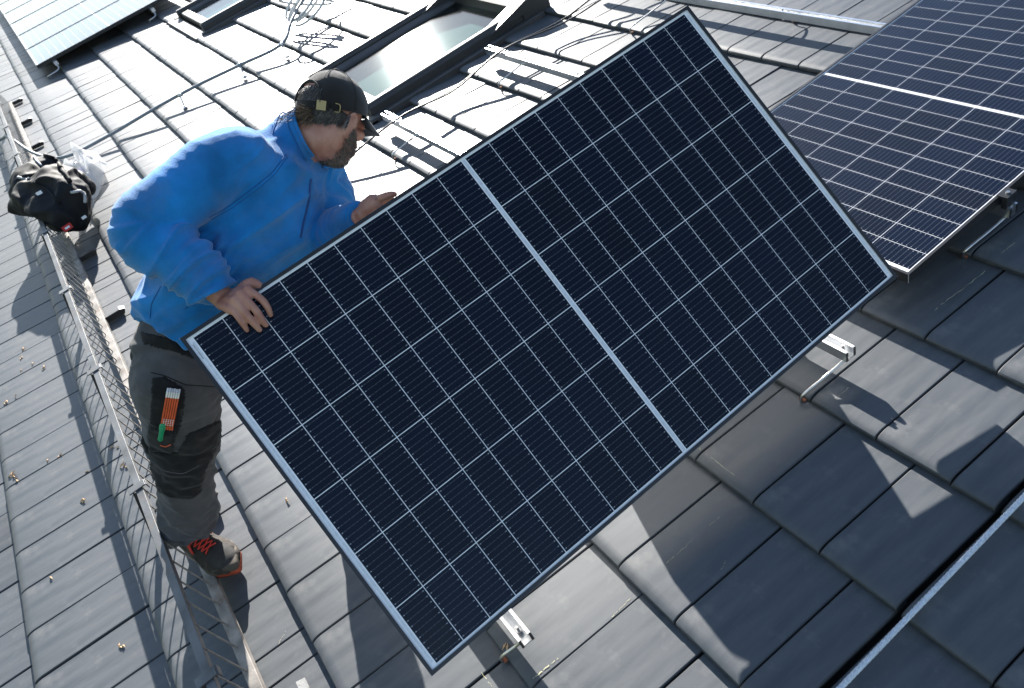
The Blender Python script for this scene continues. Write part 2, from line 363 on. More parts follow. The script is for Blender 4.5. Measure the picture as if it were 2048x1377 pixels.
def part(root, name, mb, mat, smooth=False, label=None):
    """a part; mb in roof coordinates when root is an unrotated top-level thing"""
    r = root
    while r.parent: r = r.parent
    me = mb if isinstance(mb, bpy.types.Mesh) else mb.mesh(name, mat, smooth, LOC[r.name])
    o = bpy.data.objects.new(name, me); COL.objects.link(o); o.parent = root
    if label: o['label'] = label
    return o
def inst(parent, name, me, loc=(0, 0, 0), rot=(0, 0, 0)):
    o = bpy.data.objects.new(name, me); COL.objects.link(o); o.parent = parent; o.location = tuple(map(float, loc)); o.rotation_euler = rot; return o
def copy_tree(o, parent=None):
    c = o.copy(); COL.objects.link(c); c.parent = parent
    for ch in list(o.children): copy_tree(ch, c)
    return c

# ================================================================== SETTING
ground = solid('ground', MB().add([(-900, -900, 0), (900, -900, 0), (900, 900, 0), (-900, 900, 0)], [(0, 1, 2, 3)]), MAT['grass'], (0, 0, 0), kind='structure')
ground.matrix_world = Matrix.Translation((0, 0, -6.5))

# ------------------------------------------------------------------ roof and tiles
TB = 0.225                                                # cover width of a tile
YC = [-0.2402, 0.1813, 0.5949, 1.0241, 1.4151, 1.8169, 2.2036, 2.5964, 2.9907, 3.3749, 3.7539, 4.1282]
DC = [-0.722, -0.408, -0.033, 0.071, 0.134, 0.191, 0.162, 0.106, 0.134, 0.194, 0.131, 0.039]
def course_y(c):
    if c < 0: return YC[0]+c*0.415
    if c > 11: return YC[11]+(c-11)*0.374
    return YC[c]
def course_d(c): return DC[min(max(c, 0), 11)]
def tile_top(t):                                          # height of a tile's face, t = distance from its lip
    if t < 0.034: return 0.012*math.sqrt(max(0, 1-(1-t/0.034)**2))
    return 0.012-(t-0.034)*0.083
roof = solid('roof', MB().add([(-17, -1.95, -0.06), (3.6, -1.95, -0.06), (3.6, 7.2, -0.06), (-17, 7.2, -0.06),
                               (-17, -1.95, -0.3), (3.6, -1.95, -0.3), (3.6, 7.2, -0.3), (-17, 7.2, -0.3)],
                              [(0, 1, 2, 3), (7, 6, 5, 4), (0, 4, 5, 1), (1, 5, 6, 2), (2, 6, 7, 3), (3, 7, 4, 0)]),
             MAT['underlay'], (0, 0, 0), kind='structure')
def tile_mesh(w):
    """one flat clay tile: rounded lip in front, origin at the middle of its lip"""
    ts = [0.0, 0.0025, 0.010, 0.021, 0.034, 0.2, 0.45]
    zs = [tile_top(t) for t in ts]; h = w/2; e = 0.0028; xs = [-h, -h+e, h-e, h]
    v, f = [], []
    for t, z in zip(ts, zs):
        for i, x in enumerate(xs): v.append((x, t, z-(0.003 if i in (0, 3) else 0)))
    for j in range(len(ts)-1):
        for i in range(3): a = j*4+i; f.append((a, a+1, a+5, a+4))
    o = len(v); v += [(x, 0.0005, -0.013) for x in xs]
    f += [(o+i, o+i+1, i+1, i) for i in range(3)]
    o2 = len(v); v += [(x, 0.02, -0.0135) for x in xs]; f += [(o2+i, o2+i+1, o+i+1, o+i) for i in range(3)]
    o3 = len(v)
    for sgn, i in ((-1, 0), (1, 3)):                      # side faces
        b = len(v); v += [(sgn*h, t, zs[k]-0.019) for k, t in enumerate(ts)]
        for k in range(len(ts)-1):
            q = (b+k, b+k+1, (k+1)*4+i, k*4+i); f.append(q if sgn > 0 else q[::-1])
    me = bpy.data.meshes.new('tile'); me.from_pydata(v, [], f); me.materials.append(MAT['tile']); me.shade_smooth(); me.set_sharp_from_angle(angle=math.radians(28)); me.update()
    return me, v, f
GAP = 0.0045
FULL, FV, FF = tile_mesh(TB-GAP); HALF, HV, HF = tile_mesh(TB/2-GAP)
LINE = (2+DC[5])*TB                                       # the straight joint under the wire rope
def skylight_hit(x, y):
    for (sx, sy) in ((-4.06, 3.02), (-7.85, 2.98)):
        if abs(x-sx) < 0.50 and abs(y+0.2-sy) < 0.62: return True
    return False
tiles = []
for c in range(-4, 18):
    y = course_y(c); off = course_d(c)*TB
    if c == 1:                                            # this course mixes in half tiles
        x = (-8.5)*TB+off-0.004
        pat = [(x+1*TB*k, 1) for k in range(3)]
        xx = x+3*TB; seq = []
        # walk both ways from the joint beside the bracket
        k = 0
        while xx < 3.4:
            wdt = TB/2 if k % 4 == 3 else TB; seq.append((xx, wdt)); xx += wdt; k += 1
        xx = x+3*TB; k = 0
        while xx > -16.5:
            wdt = TB/2 if k % 4 == 3 else TB; xx -= wdt; seq.append((xx, wdt)); k += 1
        for x0, wdt in seq: tiles.append((x0+wdt/2, y, wdt))
        continue
    ph = 0.0 if c % 2 else 0.5
    x = LINE
    k = math.floor((LINE-off)/TB-ph)
    xj = (k+ph)*TB+off
    if LINE-xj > 0.06:
        tiles.append(((xj+LINE)/2, y, LINE-xj))
    while xj > -16.5:
        tiles.append((xj-TB/2, y, TB)); xj -= TB
    xr = LINE+0.012
    if c % 2 == 0: pass
    while xr < 3.4: tiles.append((xr+TB/2, y, TB)); xr += TB
tiles = [t for t in tiles if not skylight_hit(t[0], t[1])]
QUAD = np.array([(359, 678), (864, 1353), (1795, 552), (1375, 11)])
INQ = np.array([(1545, 215), (1815, 550), (2300, 200), (1840, -20)])
def inside(poly, p):
    s = 0
    for i in range(len(poly)):
        a, b = poly[i], poly[(i+1) % len(poly)]
        cr = (b[0]-a[0])*(p[1]-a[1])-(b[1]-a[1])*(p[0]-a[0]); s += 1 if cr > 0 else -1
    return abs(s) == len(poly)
def shown(t):
    x, y, w = t
    P = np.array([(x-w/2, y, 0), (x+w/2, y, 0), (x+w/2, y+0.38, 0), (x-w/2, y+0.38, 0)])
    q = (P-CAM_C)@CAM_R[2]
    if q.min() < 0.2: return 0
    u = proj(P); n = 0
    for a in np.linspace(.12, .88, 4):
        for b in np.linspace(.12, .88, 4):
            p = (1-a)*(1-b)*u[0]+a*(1-b)*u[1]+a*b*u[2]+(1-a)*b*u[3]
            if 0 <= p[0] < 2048 and 0 <= p[1] < 1377 and not inside(QUAD, p) and not inside(INQ, p): n += 1
    A = .5*abs(sum(u[i][0]*u[(i+1) % 4][1]-u[(i+1) % 4][0]*u[i][1] for i in range(4)))
    return A*n/16
area = [shown(t) for t in tiles]
order = sorted(range(len(tiles)), key=lambda i: -area[i])
far = MB()
for rank, i in enumerate(order):
    x, y, w = tiles[i]
    sx = 1.0
    full = abs(w-TB) < 1e-6
    me = FULL if full else HALF
    sx = 1.0 if full else (w-GAP)/(TB/2-GAP)
    dz = random.uniform(-0.0012, 0.0012); rz = random.gauss(0, 0.0025); rx = random.gauss(0, 0.004); ry = random.gauss(0, 0.005)
    dx = random.gauss(0, 0.0006); dy = random.gauss(0, 0.0016)
    if rank < 300 and area[i] > 0:
        o = inst(roof, 'tile', me, (x+dx, y+dy, dz), (rx, ry, rz)); o.scale = (sx, 1, 1)
    else:
        V = np.array(FV if full else HV)*np.array([sx, 1, 1]); Rm = np.array(Matrix.Rotation(rz, 3, 'Z')@Matrix.Rotation(ry, 3, 'Y')@Matrix.Rotation(rx, 3, 'X'))
        far.add(V@Rm.T+np.array([x+dx, y+dy, dz]), FF if full else HF)
fo = part(roof, 'tile_field', far, MAT['tile'], True); fo['kind'] = 'stuff'; fo.data.set_sharp_from_angle(angle=math.radians(28))

# ================================================================== SOLAR PANELS
SH, SU, BW = 0.168, 0.0845, 0.013
PW, PL, PT, LIP = 1.038, 1.755, 0.035, 0.0095
cell_me = MB().box((0, 0, 0), (0.0824, 0.1656, 0.0004)).mesh('cell', MAT['cell'])
def gk(k): return math.copysign(BW/2+(abs(k)-0.5)*SU, k)  # centre of cell row k (1..10, -1..-10)
def frame_bar(L, horiz):
    """an extruded L-shaped frame bar with mitred ends, local: length along y, lip towards +x"""
    mb = MB(); h = L/2
    prof = [(0, 0), (0, -PT), (0.028, -PT), (0.028, -PT+0.002), (0.002, -PT+0.002), (0.002, -0.003), (LIP, -0.003), (LIP, 0)]
    v = []
    for s in (-1, 1):
        for a, b in prof: v.append((a, s*(h-min(a, LIP)), b))
    n = len(prof)
    f = [tuple(range(n)), tuple(range(2*n-1, n-1, -1))]+[(i, n+i, n+(i+1) % n, (i+1) % n) for i in range(n)]
    return mb.add(v, f)
bar_long = frame_bar(PL, 0).mesh('frame_bar', MAT['frame']); bar_short = frame_bar(PW, 1).mesh('frame_bar', MAT['frame'])
back_me = MB().box((0, 0, -0.0060), (PW-0.006, PL-0.006, 0.002)).mesh('backsheet', MAT['backsheet'])
glass_me = MB().add([(-PW/2+.003, -PL/2+.003, -0.0032), (PW/2-.003, -PL/2+.003, -0.0032), (PW/2-.003, PL/2-.003, -0.0032), (-PW/2+.003, PL/2-.003, -0.0032)], [(0, 1, 2, 3)]).mesh('glass', MAT['pv_glass'])
rib_me = MB().box((0, 0, -0.0047), (SH*6-0.004, 0.0088, 0.0005)).mesh('busbar', MAT['ribbon'])
rib2_me = MB().box((0, 0, -0.0047), (SH*6-0.02, 0.0055, 0.0005)).mesh('busbar', MAT['ribbon'])
edge_me = MB().box((0, 0, -PT/2), (0.0016, 0.0016, PT*0.96)).mesh('corner_edge', MAT['frame_edge'])
gridc = MB()
for k in list(range(1, 11))+list(range(-10, 0)):
    for j in range(6): gridc.box(((j-2.5)*SH, gk(k), -0.0047), (0.1650, 0.0819, 0.0004))
code = MB()                                               # bar code and serial print on the border
y0 = -PL/2+LIP+0.0045
rr = random.Random(3)
x = -PW/2+0.03
while x < -PW/2+0.075:
    w = rr.choice((0.0007, 0.0011, 0.0018)); code.box((x, y0+0.004, -0.0048), (w, 0.006, 0.0003)); x += w+rr.choice((0.0009, 0.0016))
faint = MB(); x = -PW/2+0.10
while x < PW/2-0.05:
    w = rr.choice((0.003, 0.005, 0.008, 0.013))
    faint.box((x, 0, -0.0043), (w, rr.choice((0.002, 0.004)), 0.0003))
    x += w+rr.choice((0.003, 0.004, 0.014))
code_me = code.mesh('bar_code', MAT['print']); faint_me = faint.mesh('border_print', MAT['white'])
def panel(loc, rot, label, group, detail=True):
    o = empty('solar_panel', loc, rot); tag(o, label, 'solar panel', group)
    inst(o, 'frame_bar', bar_long, (-PW/2, 0, 0)); inst(o, 'frame_bar', bar_long, (PW/2, 0, 0), (0, 0, math.pi))
    inst(o, 'frame_bar', bar_short, (0, -PL/2, 0), (0, 0, math.pi/2)); inst(o, 'frame_bar', bar_short, (0, PL/2, 0), (0, 0, -math.pi/2))
    inst(o, 'backsheet', back_me); inst(o, 'glass', glass_me)
    for sa in (-1, 1):
        for sb in (-1, 1): inst(o, 'corner_edge', edge_me, (sa*(PW/2+0.0002), sb*(PL/2+0.0002), 0))
    if detail:
        inst(o, 'busbar', rib_me)
        for sa in (-1, 1):
            inst(o, 'busbar', rib2_me, (0, sa*((abs(gk(10))+SU/2)+0.0058), 0)); inst(o, 'border_print', faint_me, (0, sa*(PL/2-LIP-0.0065), 0))['kind'] = 'stuff'
        inst(o, 'bar_code', code_me)['kind'] = 'stuff'
        for k in list(range(1, 11))+list(range(-10, 0)):
            for j in range(6): inst(o, 'cell', cell_me, ((j-2.5)*SH, gk(k), -0.0047), (0, 0, math.pi/2))
    else:
        inst(o, 'cell_field', grid_me)['kind'] = 'stuff'
    return o
grid_me = gridc.mesh('cell_field', simple('far_silicon_cell', (0.003, 0.007, 0.024), 0.3, spec=0.3))
CPX = np.array([0.693, -0.006, -0.721]); CPY = np.array([-0.005, 1.0, -0.013]); CPY = nrm(CPY); CPX = nrm(CPX-CPY*(CPX@CPY)); CPZ = np.cross(CPX, CPY)
CPO = np.array([-0.43356, 1.73526, 0.58688])
rotc = Matrix((( CPX[0], CPY[0], CPZ[0], 0), (CPX[1], CPY[1], CPZ[1], 0), (CPX[2], CPY[2], CPZ[2], 0), (0, 0, 0, 1)))
carried = panel(CPO, rotc, 'large dark blue solar panel tilted on edge and held by the man', None)
IX, IY, IZ = -0.61425, 3.56286, 0.13912
panel((IX, IY, IZ), None, 'solar panel already mounted flat on the tiles at the right edge', None)
for i in range(6):
    panel((-9.02-PW/2-i*(PW+0.02), 0.835+PL/2, 0.14), None,
          ['nearest panel of the sky-reflecting row at the far left', 'second panel of the sky-reflecting row at the far left', 'third panel of the sky-reflecting row at the far left',
           'fourth panel of the sky-reflecting row at the far left', 'fifth panel of the sky-reflecting row at the far left', 'sixth panel of the sky-reflecting row at the far left'][i],
          'solar panels in the far left row', detail=False)

# ================================================================== MOUNTING RAILS
RZ0, RZ1 = 0.064, 0.103
def rail(x0, x1, y, label, hooks, group='aluminium mounting rails'):
    t = thing('mounting_rail', (x1, y, RZ0), label, 'mounting rail', group)
    W = 0.020
    prof = [(-W, 0), (W, 0), (W, RZ1-RZ0), (W-0.009, RZ1-RZ0), (W-0.009, RZ1-RZ0-0.004), (W-0.003, RZ1-RZ0-0.007), (W-0.003, 0.006), (-W+0.003, 0.006),
            (-W+0.003, RZ1-RZ0-0.007), (-W+0.009, RZ1-RZ0-0.004), (-W+0.009, RZ1-RZ0), (-W, RZ1-RZ0)]
    part(t, 'channel', MB().prism(prof, x0, x1, (0, y, RZ0), ((0, 1, 0), (0, 0, 1), (1, 0, 0))), MAT['alu'])
    cap = MB()
    for s in (-1, 1): cap.box((x1+0.001, y+s*(W-0.0035), (RZ0+RZ1)/2), (0.003, 0.0075, RZ1-RZ0-0.006))
    part(t, 'end_cap', cap, MAT['thin'])
    for hx, base in hooks:
        yb = base
        p = catmull([(hx-0.03, yb+0.03, -0.022), (hx-0.03, yb-0.008, -0.012), (hx-0.028, yb-0.016, 0.008), (hx-0.022, yb-0.006, 0.028), (hx-0.008, yb+(y-yb)*0.5, 0.045),
                     (hx, y-0.012, 0.058), (hx, y, 0.066)], 6)
        hk = part(t, 'roof_hook', MB().tube(p, 0.0046, 10), MAT['steel'], True)
        part(hk, 'rust_stain', MB().box((hx-0.03, yb-0.008, -0.006), (0.022, 0.012, 0.006), bev=0.002), MAT['rust'])
        b = MB(); b.tube([(hx-0.012, y, RZ0+0.004), (hx-0.012, y, RZ1+0.004)], 0.0042, 10); b.tube([(hx-0.012, y, RZ0+0.005), (hx-0.012, y, RZ0+0.014)], 0.0085, 6)
        b.tube([(hx-0.012, y, RZ0+0.018), (hx-0.012, y, RZ0+0.024)], 0.0075, 6)
        part(t, 'bolt', b, MAT['steel'])
    return t
rail(-3.3, -0.055, 1.09, 'nearest mounting rail, its end sticking out under the lower end of the held panel', [(-0.078, YC[3]), (-1.2, YC[3]), (-2.1, YC[3]), (-2.95, YC[3])])
rail(-3.3, -0.055, 2.362, 'mounting rail passing behind the middle of the held panel, left end beside the cap', [(-0.070, YC[6]), (-1.2, YC[6]), (-2.0, YC[6]), (-2.91, YC[6])])
rail(-3.3, -0.055, 3.155, 'mounting rail above the held panel, crossed by thin cables near its left end', [(-0.072, YC[8]), (-1.4, YC[8]), (-2.42, YC[8]), (-2.93, YC[8])])
rail(-3.3, -0.055, 4.03, 'uppermost mounting rail, its side seen at the top edge of the picture', [(-0.072, YC[10]), (-1.0, YC[10]), (-1.74, YC[10]+0.374), (-2.6, YC[10])])
ec = thing('end_clamp', (-0.085, 3.155, RZ1), 'black end clamp with a silver bolt on the edge of the mounted panel', 'clamp')
part(ec, 'body', MB().box((-0.0735, 3.155, (RZ1+IZ)/2-0.002), (0.018, 0.05, IZ-RZ1+0.004), bev=0.002), MAT['frame'])
part(ec, 'lip', MB().box((-0.083, 3.155, IZ+0.0045), (0.038, 0.05, 0.004), bev=0.001), MAT['frame'])
part(ec, 'bolt', MB().tube([(-0.079, 3.155, IZ+0.004), (-0.079, 3.155, IZ+0.012)], 0.0062, 12).tube([(-0.079, 3.155, IZ+0.0119), (-0.079, 3.155, IZ+0.0125)], 0.003, 6), MAT['steel'])
tr = thing('mounting_rail', (-9.0, 1.3, RZ0), 'mounting rail end poking out from under the far left row of panels', 'mounting rail', 'aluminium mounting rails')
for yy in (1.02, 2.2):
    part(tr, 'channel', MB().prism([(-0.02, 0), (0.02, 0), (0.02, 0.039), (-0.02, 0.039)], -15.2, -8.93, (0, yy, RZ0), ((0, 1, 0), (0, 0, 1), (1, 0, 0))), MAT['alu'])
    yb = course_y(2)+0.0 if yy < 1.5 else course_y(5)
    part(tr, 'roof_hook', MB().tube(catmull([(-8.96, yb+0.3, -0.02), (-8.95, yb+0.27, 0.0), (-8.9, yb+0.3, 0.02), (-8.9, yy-0.02, 0.03), (-8.93, yy, 0.066)], 5), 0.008, 8), MAT['steel'], True)

# ================================================================== ROOF WINDOWS
def roof_window(cx, cy, label):
    t = thing('roof_window', (cx, cy, 0), label, 'roof window', 'roof windows let into the tiles')
    hw, hl = 0.53, 0.66
    X, Y, Z = (1, 0, 0), (0, 1, 0), (0, 0, 1)
    def side(prof, s, y0, y1, name, mat):
        p = [(a*s, b) for a, b in prof]
        if s < 0: p = p[::-1]
        return part(t, name, MB().prism(p, y0, y1, (cx, cy, 0), (X, Z, Y)), MAT[mat])
    flash = [(hw-0.02, -0.05), (hw+0.06, -0.05), (hw+0.06, 0.022), (hw+0.05, 0.026), (hw-0.02, 0.02)]
    outer = [(hw-0.085, -0.05), (hw-0.005, -0.05), (hw-0.005, 0.062), (hw-0.018, 0.076), (hw-0.05, 0.080), (hw-0.085, 0.070)]
    rnd = [(hw-0.045+0.034*math.cos(a), 0.066+0.026*math.sin(a)) for a in np.linspace(0, math.pi, 9)]
    inner = [(hw-0.165, -0.05), (hw-0.090, -0.05), (hw-0.090, 0.058), (hw-0.105, 0.062), (hw-0.150, 0.046), (hw-0.165, 0.036)]
    for s in (-1, 1):
        side(flash, s, -hl-0.04, hl+0.04, 'flashing', 'flash'); side(outer, s, -hl, hl, 'frame_side', 'clad')
        side(rnd, s, -hl+0.01, hl, 'cover_strip', 'clad'); side(inner, s, -hl+0.03, hl, 'sash_side', 'clad')
    part(t, 'flashing', MB().box((cx, cy-hl-0.06, -0.002), (2*hw+0.12, 0.13, 0.03), bev=0.006), MAT['flash'])
    part(t, 'sash_rail', MB().box((cx, cy-hl+0.07, 0.03), (2*hw-0.18, 0.09, 0.062), bev=0.012), MAT['clad'])
    part(t, 'top_hood', MB().prism([(-0.02, 0.0), (0.20, 0.0), (0.20, 0.10), (0.14, 0.135), (0.05, 0.13), (-0.02, 0.095)], -hw-0.01, hw+0.01, (cx, cy+hl-0.07, 0), (Y, Z, X)), MAT['clad'])
    part(t, 'hood_side', MB().prism([(-0.30, 0.060), (0.0, 0.06), (0.20, 0.02), (0.20, 0.137), (0.02, 0.138), (-0.07, 0.115)], hw-0.10, hw+0.013, (cx, cy+hl-0.07, 0), (Y, Z, X)), MAT['clad'])
    part(t, 'hood_side', MB().prism([(-0.30, 0.060), (0.0, 0.06), (0.20, 0.02), (0.20, 0.137), (0.02, 0.138), (-0.07, 0.115)], -hw-0.013, -hw+0.10, (cx, cy+hl-0.07, 0), (Y, Z, X)), MAT['clad'])
    part(t, 'pane', MB().box((cx, cy, 0.030), (2*hw-0.31, 2*hl-0.12, 0.006)), MAT['window_glass'])
    part(t, 'dim_room_sheet', MB().box((cx, cy, -0.03), (2*hw-0.2, 2*hl-0.1, 0.01)), simple('room_behind_glass', (0.06, 0.08, 0.075), 0.7))  # dark sheet, its colour stands in for the shade of the room below
    return t
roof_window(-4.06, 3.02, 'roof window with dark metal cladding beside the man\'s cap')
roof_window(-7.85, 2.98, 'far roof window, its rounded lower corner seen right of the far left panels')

# ================================================================== SNOW GUARD
GY, GZ = 0.372, 0.240
sg = thing('snow_guard', (-2.25, 0.40, 0), 'long grey steel snow guard of thin upright bars along the lower tiles', 'snow guard')
cuts = [-8.6, -5.45, -2.46, 0.54, 3.3]
for a, b in zip(cuts[:-1], cuts[1:]):
    part(sg, 'top_bar', MB().box(((a+b)/2, GY, GZ), (b-a-0.006, 0.026, 0.004), bev=0.001).box(((a+b)/2, GY+0.0115, GZ-0.011), (b-a-0.006, 0.003, 0.022)), MAT['guard'])
    part(sg, 'bottom_bar', MB().box(((a+b)/2, GY+0.038, 0.041), (b-a-0.006, 0.036, 0.004), bev=0.001).box(((a+b)/2, GY+0.0555, 0.030), (b-a-0.006, 0.003, 0.024)), MAT['zinc'])
slat_me = MB().box((0, 0, 0), (0.0045, 0.0045, GZ-0.036)).mesh('slat', MAT['zinc'])
x = -8.55
L0 = LOC[sg.name]
tilt = math.atan2(0.036, GZ-0.04)
while x < 3.2:
    if min(abs(x-c) for c in cuts) > 0.015: inst(sg, 'slat', slat_me, np.array([x, GY+0.022, (GZ+0.036)/2])-L0, (tilt*0.6, 0, 0))
    x += 0.098
def bracket(x):
    p0 = np.array([x+0.045, 0.275, 0.012]); p1 = np.array([x, GY-0.024, GZ-0.004])
    d = nrm(p1-p0); w = np.array([1.0, 0, 0]); w = nrm(w-d*(w@d)); n = np.cross(d, w)
    part(sg, 'leg', MB().box((p0+p1)/2, (0.028, 0.005, np.linalg.norm(p1-p0)), (w, n, d), 0.001).box((p0+p1)/2+n*0.008+w*0.0125, (0.004, 0.016, np.linalg.norm(p1-p0)), (w, n, d)), MAT['guard_dark'])
    part(sg, 'cap_plate', MB().box((x, GY-0.004, GZ+0.0055), (0.034, 0.062, 0.005), bev=0.0015).box((x, GY+0.029, GZ-0.006), (0.034, 0.004, 0.022), bev=0.001), MAT['guard'])
    part(sg, 'foot', MB().prism([(0, 0.0), (0.12, -0.01), (0.135, 0.012), (0.11, 0.022), (0, 0.026)], -0.019, 0.019, (x+0.055, 0.402, 0.004), ((0, 1, 0), (0, 0, 1), (1, 0, 0))), MAT['guard_dark'])
    part(sg, 'foot_strap', MB().prism([(0.0, 0.028), (0.11, 0.024), (0.134, 0.014), (0.135, 0.016), (0.11, 0.0265), (0.0, 0.0305)], -0.0195, 0.0195, (x+0.055, 0.402, 0.004), ((0, 1, 0), (0, 0, 1), (1, 0, 0))), MAT['guard'])
x = -3.225-0.905*6
while x < 3.2: bracket(x); x += 0.905

# ================================================================== CABLES
cpts = [(-7.6, -0.3, 0.03), (-7.2, 0.234, 0.10), (-6.75, 0.34, 0.19), (-6.25, 0.46, 0.10), (-5.92, 0.64, 0.06), (-5.84, 1.0, 0.055), (-5.77, 1.393, 0.075), (-5.72, 1.77, 0.08), (-5.63, 2.156, 0.075), (-5.53, 2.52, 0.08), (-5.75, 2.75, 0.14), (-5.98, 3.0, 0.17), (-6.1, 3.4, 0.16)]
solid('grey_cable', MB().tube(catmull(cpts, 10), 0.0125, 10), MAT['cable'], (-5.8, 1.4, 0), 'thick grey cable running up the roof on small clips behind the man', 'cable', smooth=True)
for i, (x, y, z) in enumerate([(-5.735, 1.64, 0.078), (-5.635, 2.16, 0.075), (-5.53, 2.52, 0.078)]):
    t = thing('cable_clip', (x+0.03, y, 0.0), ['lowest wire clip holding up the thick grey cable', 'middle wire clip holding up the thick grey cable', 'upper wire clip holding the thick grey cable by the coil'][i], 'clip', 'clips under the thick cable')
    part(t, 'wire_leg', MB().tube(catmull([(x, y, z), (x+0.07, y-0.02, z-0.03), (x+0.1, y-0.03, 0.005)], 4), 0.006, 6), MAT['steel'], True)
    part(t, 'band', MB().tube([(x-0.005, y-0.02, z), (x+0.005, y+0.02, z)], 0.0165, 10), MAT['steel'], True)
    part(t, 'foot', MB().box((x+0.1, y-0.03, 0.008), (0.05, 0.03, 0.016), bev=0.004), MAT['steel'])
for i, (dx, zz, lab) in enumerate([(0.0, 0.016, 'thin black cable crossing the mounting rails right of the cap'), (0.05, 0.022, 'second thin black cable beside the first, spreading apart towards the top edge')]):
    pts = [(-3.13+dx*0.2, 1.5, zz), (-3.115+dx*0.2, 1.85, 0.05), (-3.10+dx*0.2, 2.36, 0.110+0.006*i), (-3.11+dx*0.4, 2.75, 0.075), (-3.12+dx*0.3, 3.155, 0.110+0.006*i), (-3.10+dx, 3.6, 0.075), (-3.06+dx*2.2, 4.03, 0.110), (-2.95+dx*3, 4.8, 0.06)]
    solid('thin_cable', MB().tube(catmull(pts, 8), 0.0058, 8), MAT['thin'], (-3.1, 2.3, 0), lab, 'cable', 'thin black cables', smooth=True)
# coil of white cable hanging from the thick one
ct = thing('cable_coil', (-5.85, 2.9, 0.05), 'tangled coil of white cable lying on the sunlit tiles at the top', 'cable coil')
for k in range(4):
    cxy = np.array([-5.86+rng.normal(0, .03), 2.95+rng.normal(0, .03), 0.14]); a0 = rng.uniform(0, 6)
    ra, rb = 0.30+rng.normal(0, .03), 0.17+rng.normal(0, .02)
    pts = [cxy+np.array([ra*math.cos(a)*0.55+rb*math.sin(a)*0.2, rb*math.sin(a)+ra*math.cos(a)*0.25, 0.10*math.cos(a+a0)+0.02*k]) for a in np.linspace(a0, a0+5.6, 26)]
    part(ct, 'loop', MB().tube(pts, 0.011, 8), MAT['white_cable'], True)
# wire rope at lower right
rt = thing('wire_rope', (0.525, 1.9, 0.03), 'pale twisted wire rope stretched up the tiles at the lower right', 'rope')
ts = np.linspace(-1.2, 4.6, 420)
for k in range(5):
    pts = [(0.530-0.004*(t-1.6)+0.0040*math.cos(t*95+k*1.2566), t, 0.030+0.0040*math.sin(t*95+k*1.2566)) for t in np.linspace(0.9, 3.4, 620)]
    part(rt, 'strand', MB().tube(pts, 0.0033, 6), MAT['rope'], True)

def surf(px, py):
    p = at(px, py, 0.0)
    for _ in range(3):
        c = max(k for k in range(-4, 18) if course_y(k) <= p[1]); p = at(px, py, tile_top(p[1]-course_y(c))+0.0012)
    return p
# ================================================================== WOOD CHIPS
CH = [(48, 700), (46, 715), (66, 730), (43, 742), (92, 733), (35, 792), (13, 805), (121, 912), (99, 923), (30, 955), (36, 962), (24, 950), (183, 943), (168, 1003), (252, 935), (247, 930), (242, 892), (232, 890), (100, 1163), (240, 1293), (576, 1000), (1012, 1290)]
for i, (px, py) in enumerate(CH):
    p = surf(px, py)+np.array([0, 0, 0.001]); mb = MB()
    L = random.uniform(0.014, 0.034)
    for k in range(random.choice((1, 2, 3))):
        a = random.uniform(0, 3.14); d = np.array([math.cos(a), math.sin(a), random.uniform(-.1, .5)]); c = p+rng.normal(0, 0.008, 3)*np.array([1, 1, 0.2])
        q = np.cross(d, [0, 0, 1])*0.004
        mb.add([c-d*L/2, c+q+np.array([0, 0, .004]), c+d*L/2, c-q+np.array([0, 0, .001]), c+np.array([0, 0, 0.008])], [(0, 3, 4), (3, 2, 4), (2, 1, 4), (1, 0, 4), (0, 1, 2, 3)])
    solid('wood_chip', mb, MAT['wood'], p, 'small pale wood splinter lying loose on the grey tiles', 'wood chip', 'wood splinters scattered on the tiles')

# ================================================================== CHALK AND SCRATCH MARKS ON THE TILES
MARKS = [((1066, 1358), (1116, 1316), 1.6), ((1329, 1130), (1384, 1083), 1.0), ((1418, 1052), (1440, 1034), .8), ((1671, 797), (1698, 776), .8), ((1868, 622), (1971, 542), 1.0), ((927, 1298), (984, 1375), .8), ((1398, 897), (1470, 952), .8), ((1500, 940), (1560, 895), .6), ((1590, 906), (1652, 838), .7), ((1442, 1140), (1452, 1122), .8), ((2000, 508), (2030, 486), .7), ((556, 1290), (572, 1262), .9), ((1224, 1233), (1262, 1196), .8)]
mk = MAT['chalk'] = simple('pale_chalk', (0.42, 0.40, 0.26), 0.9)
for a, b, w in MARKS:
    A = np.array(a, float); B = np.array(b, float); mb = MB(); n_ = 14; prev = None; vv2 = []
    for k in range(n_+1):
        q = A+(B-A)*k/n_+rng.normal(0, 0.9, 2); p = surf(*q); d = nrm(surf(*B)-surf(*A)); sd = nrm(np.cross([0, 0, 1], d))*0.0009*w*rng.uniform(.2, 1.4); vv2 += [p-sd, p+sd]
    mb.add(vv2, [(2*k, 2*k+2, 2*k+3, 2*k+1) for k in range(n_) if rng.random() > 0.12])
    part(roof, 'scratch_mark', mb, mk)

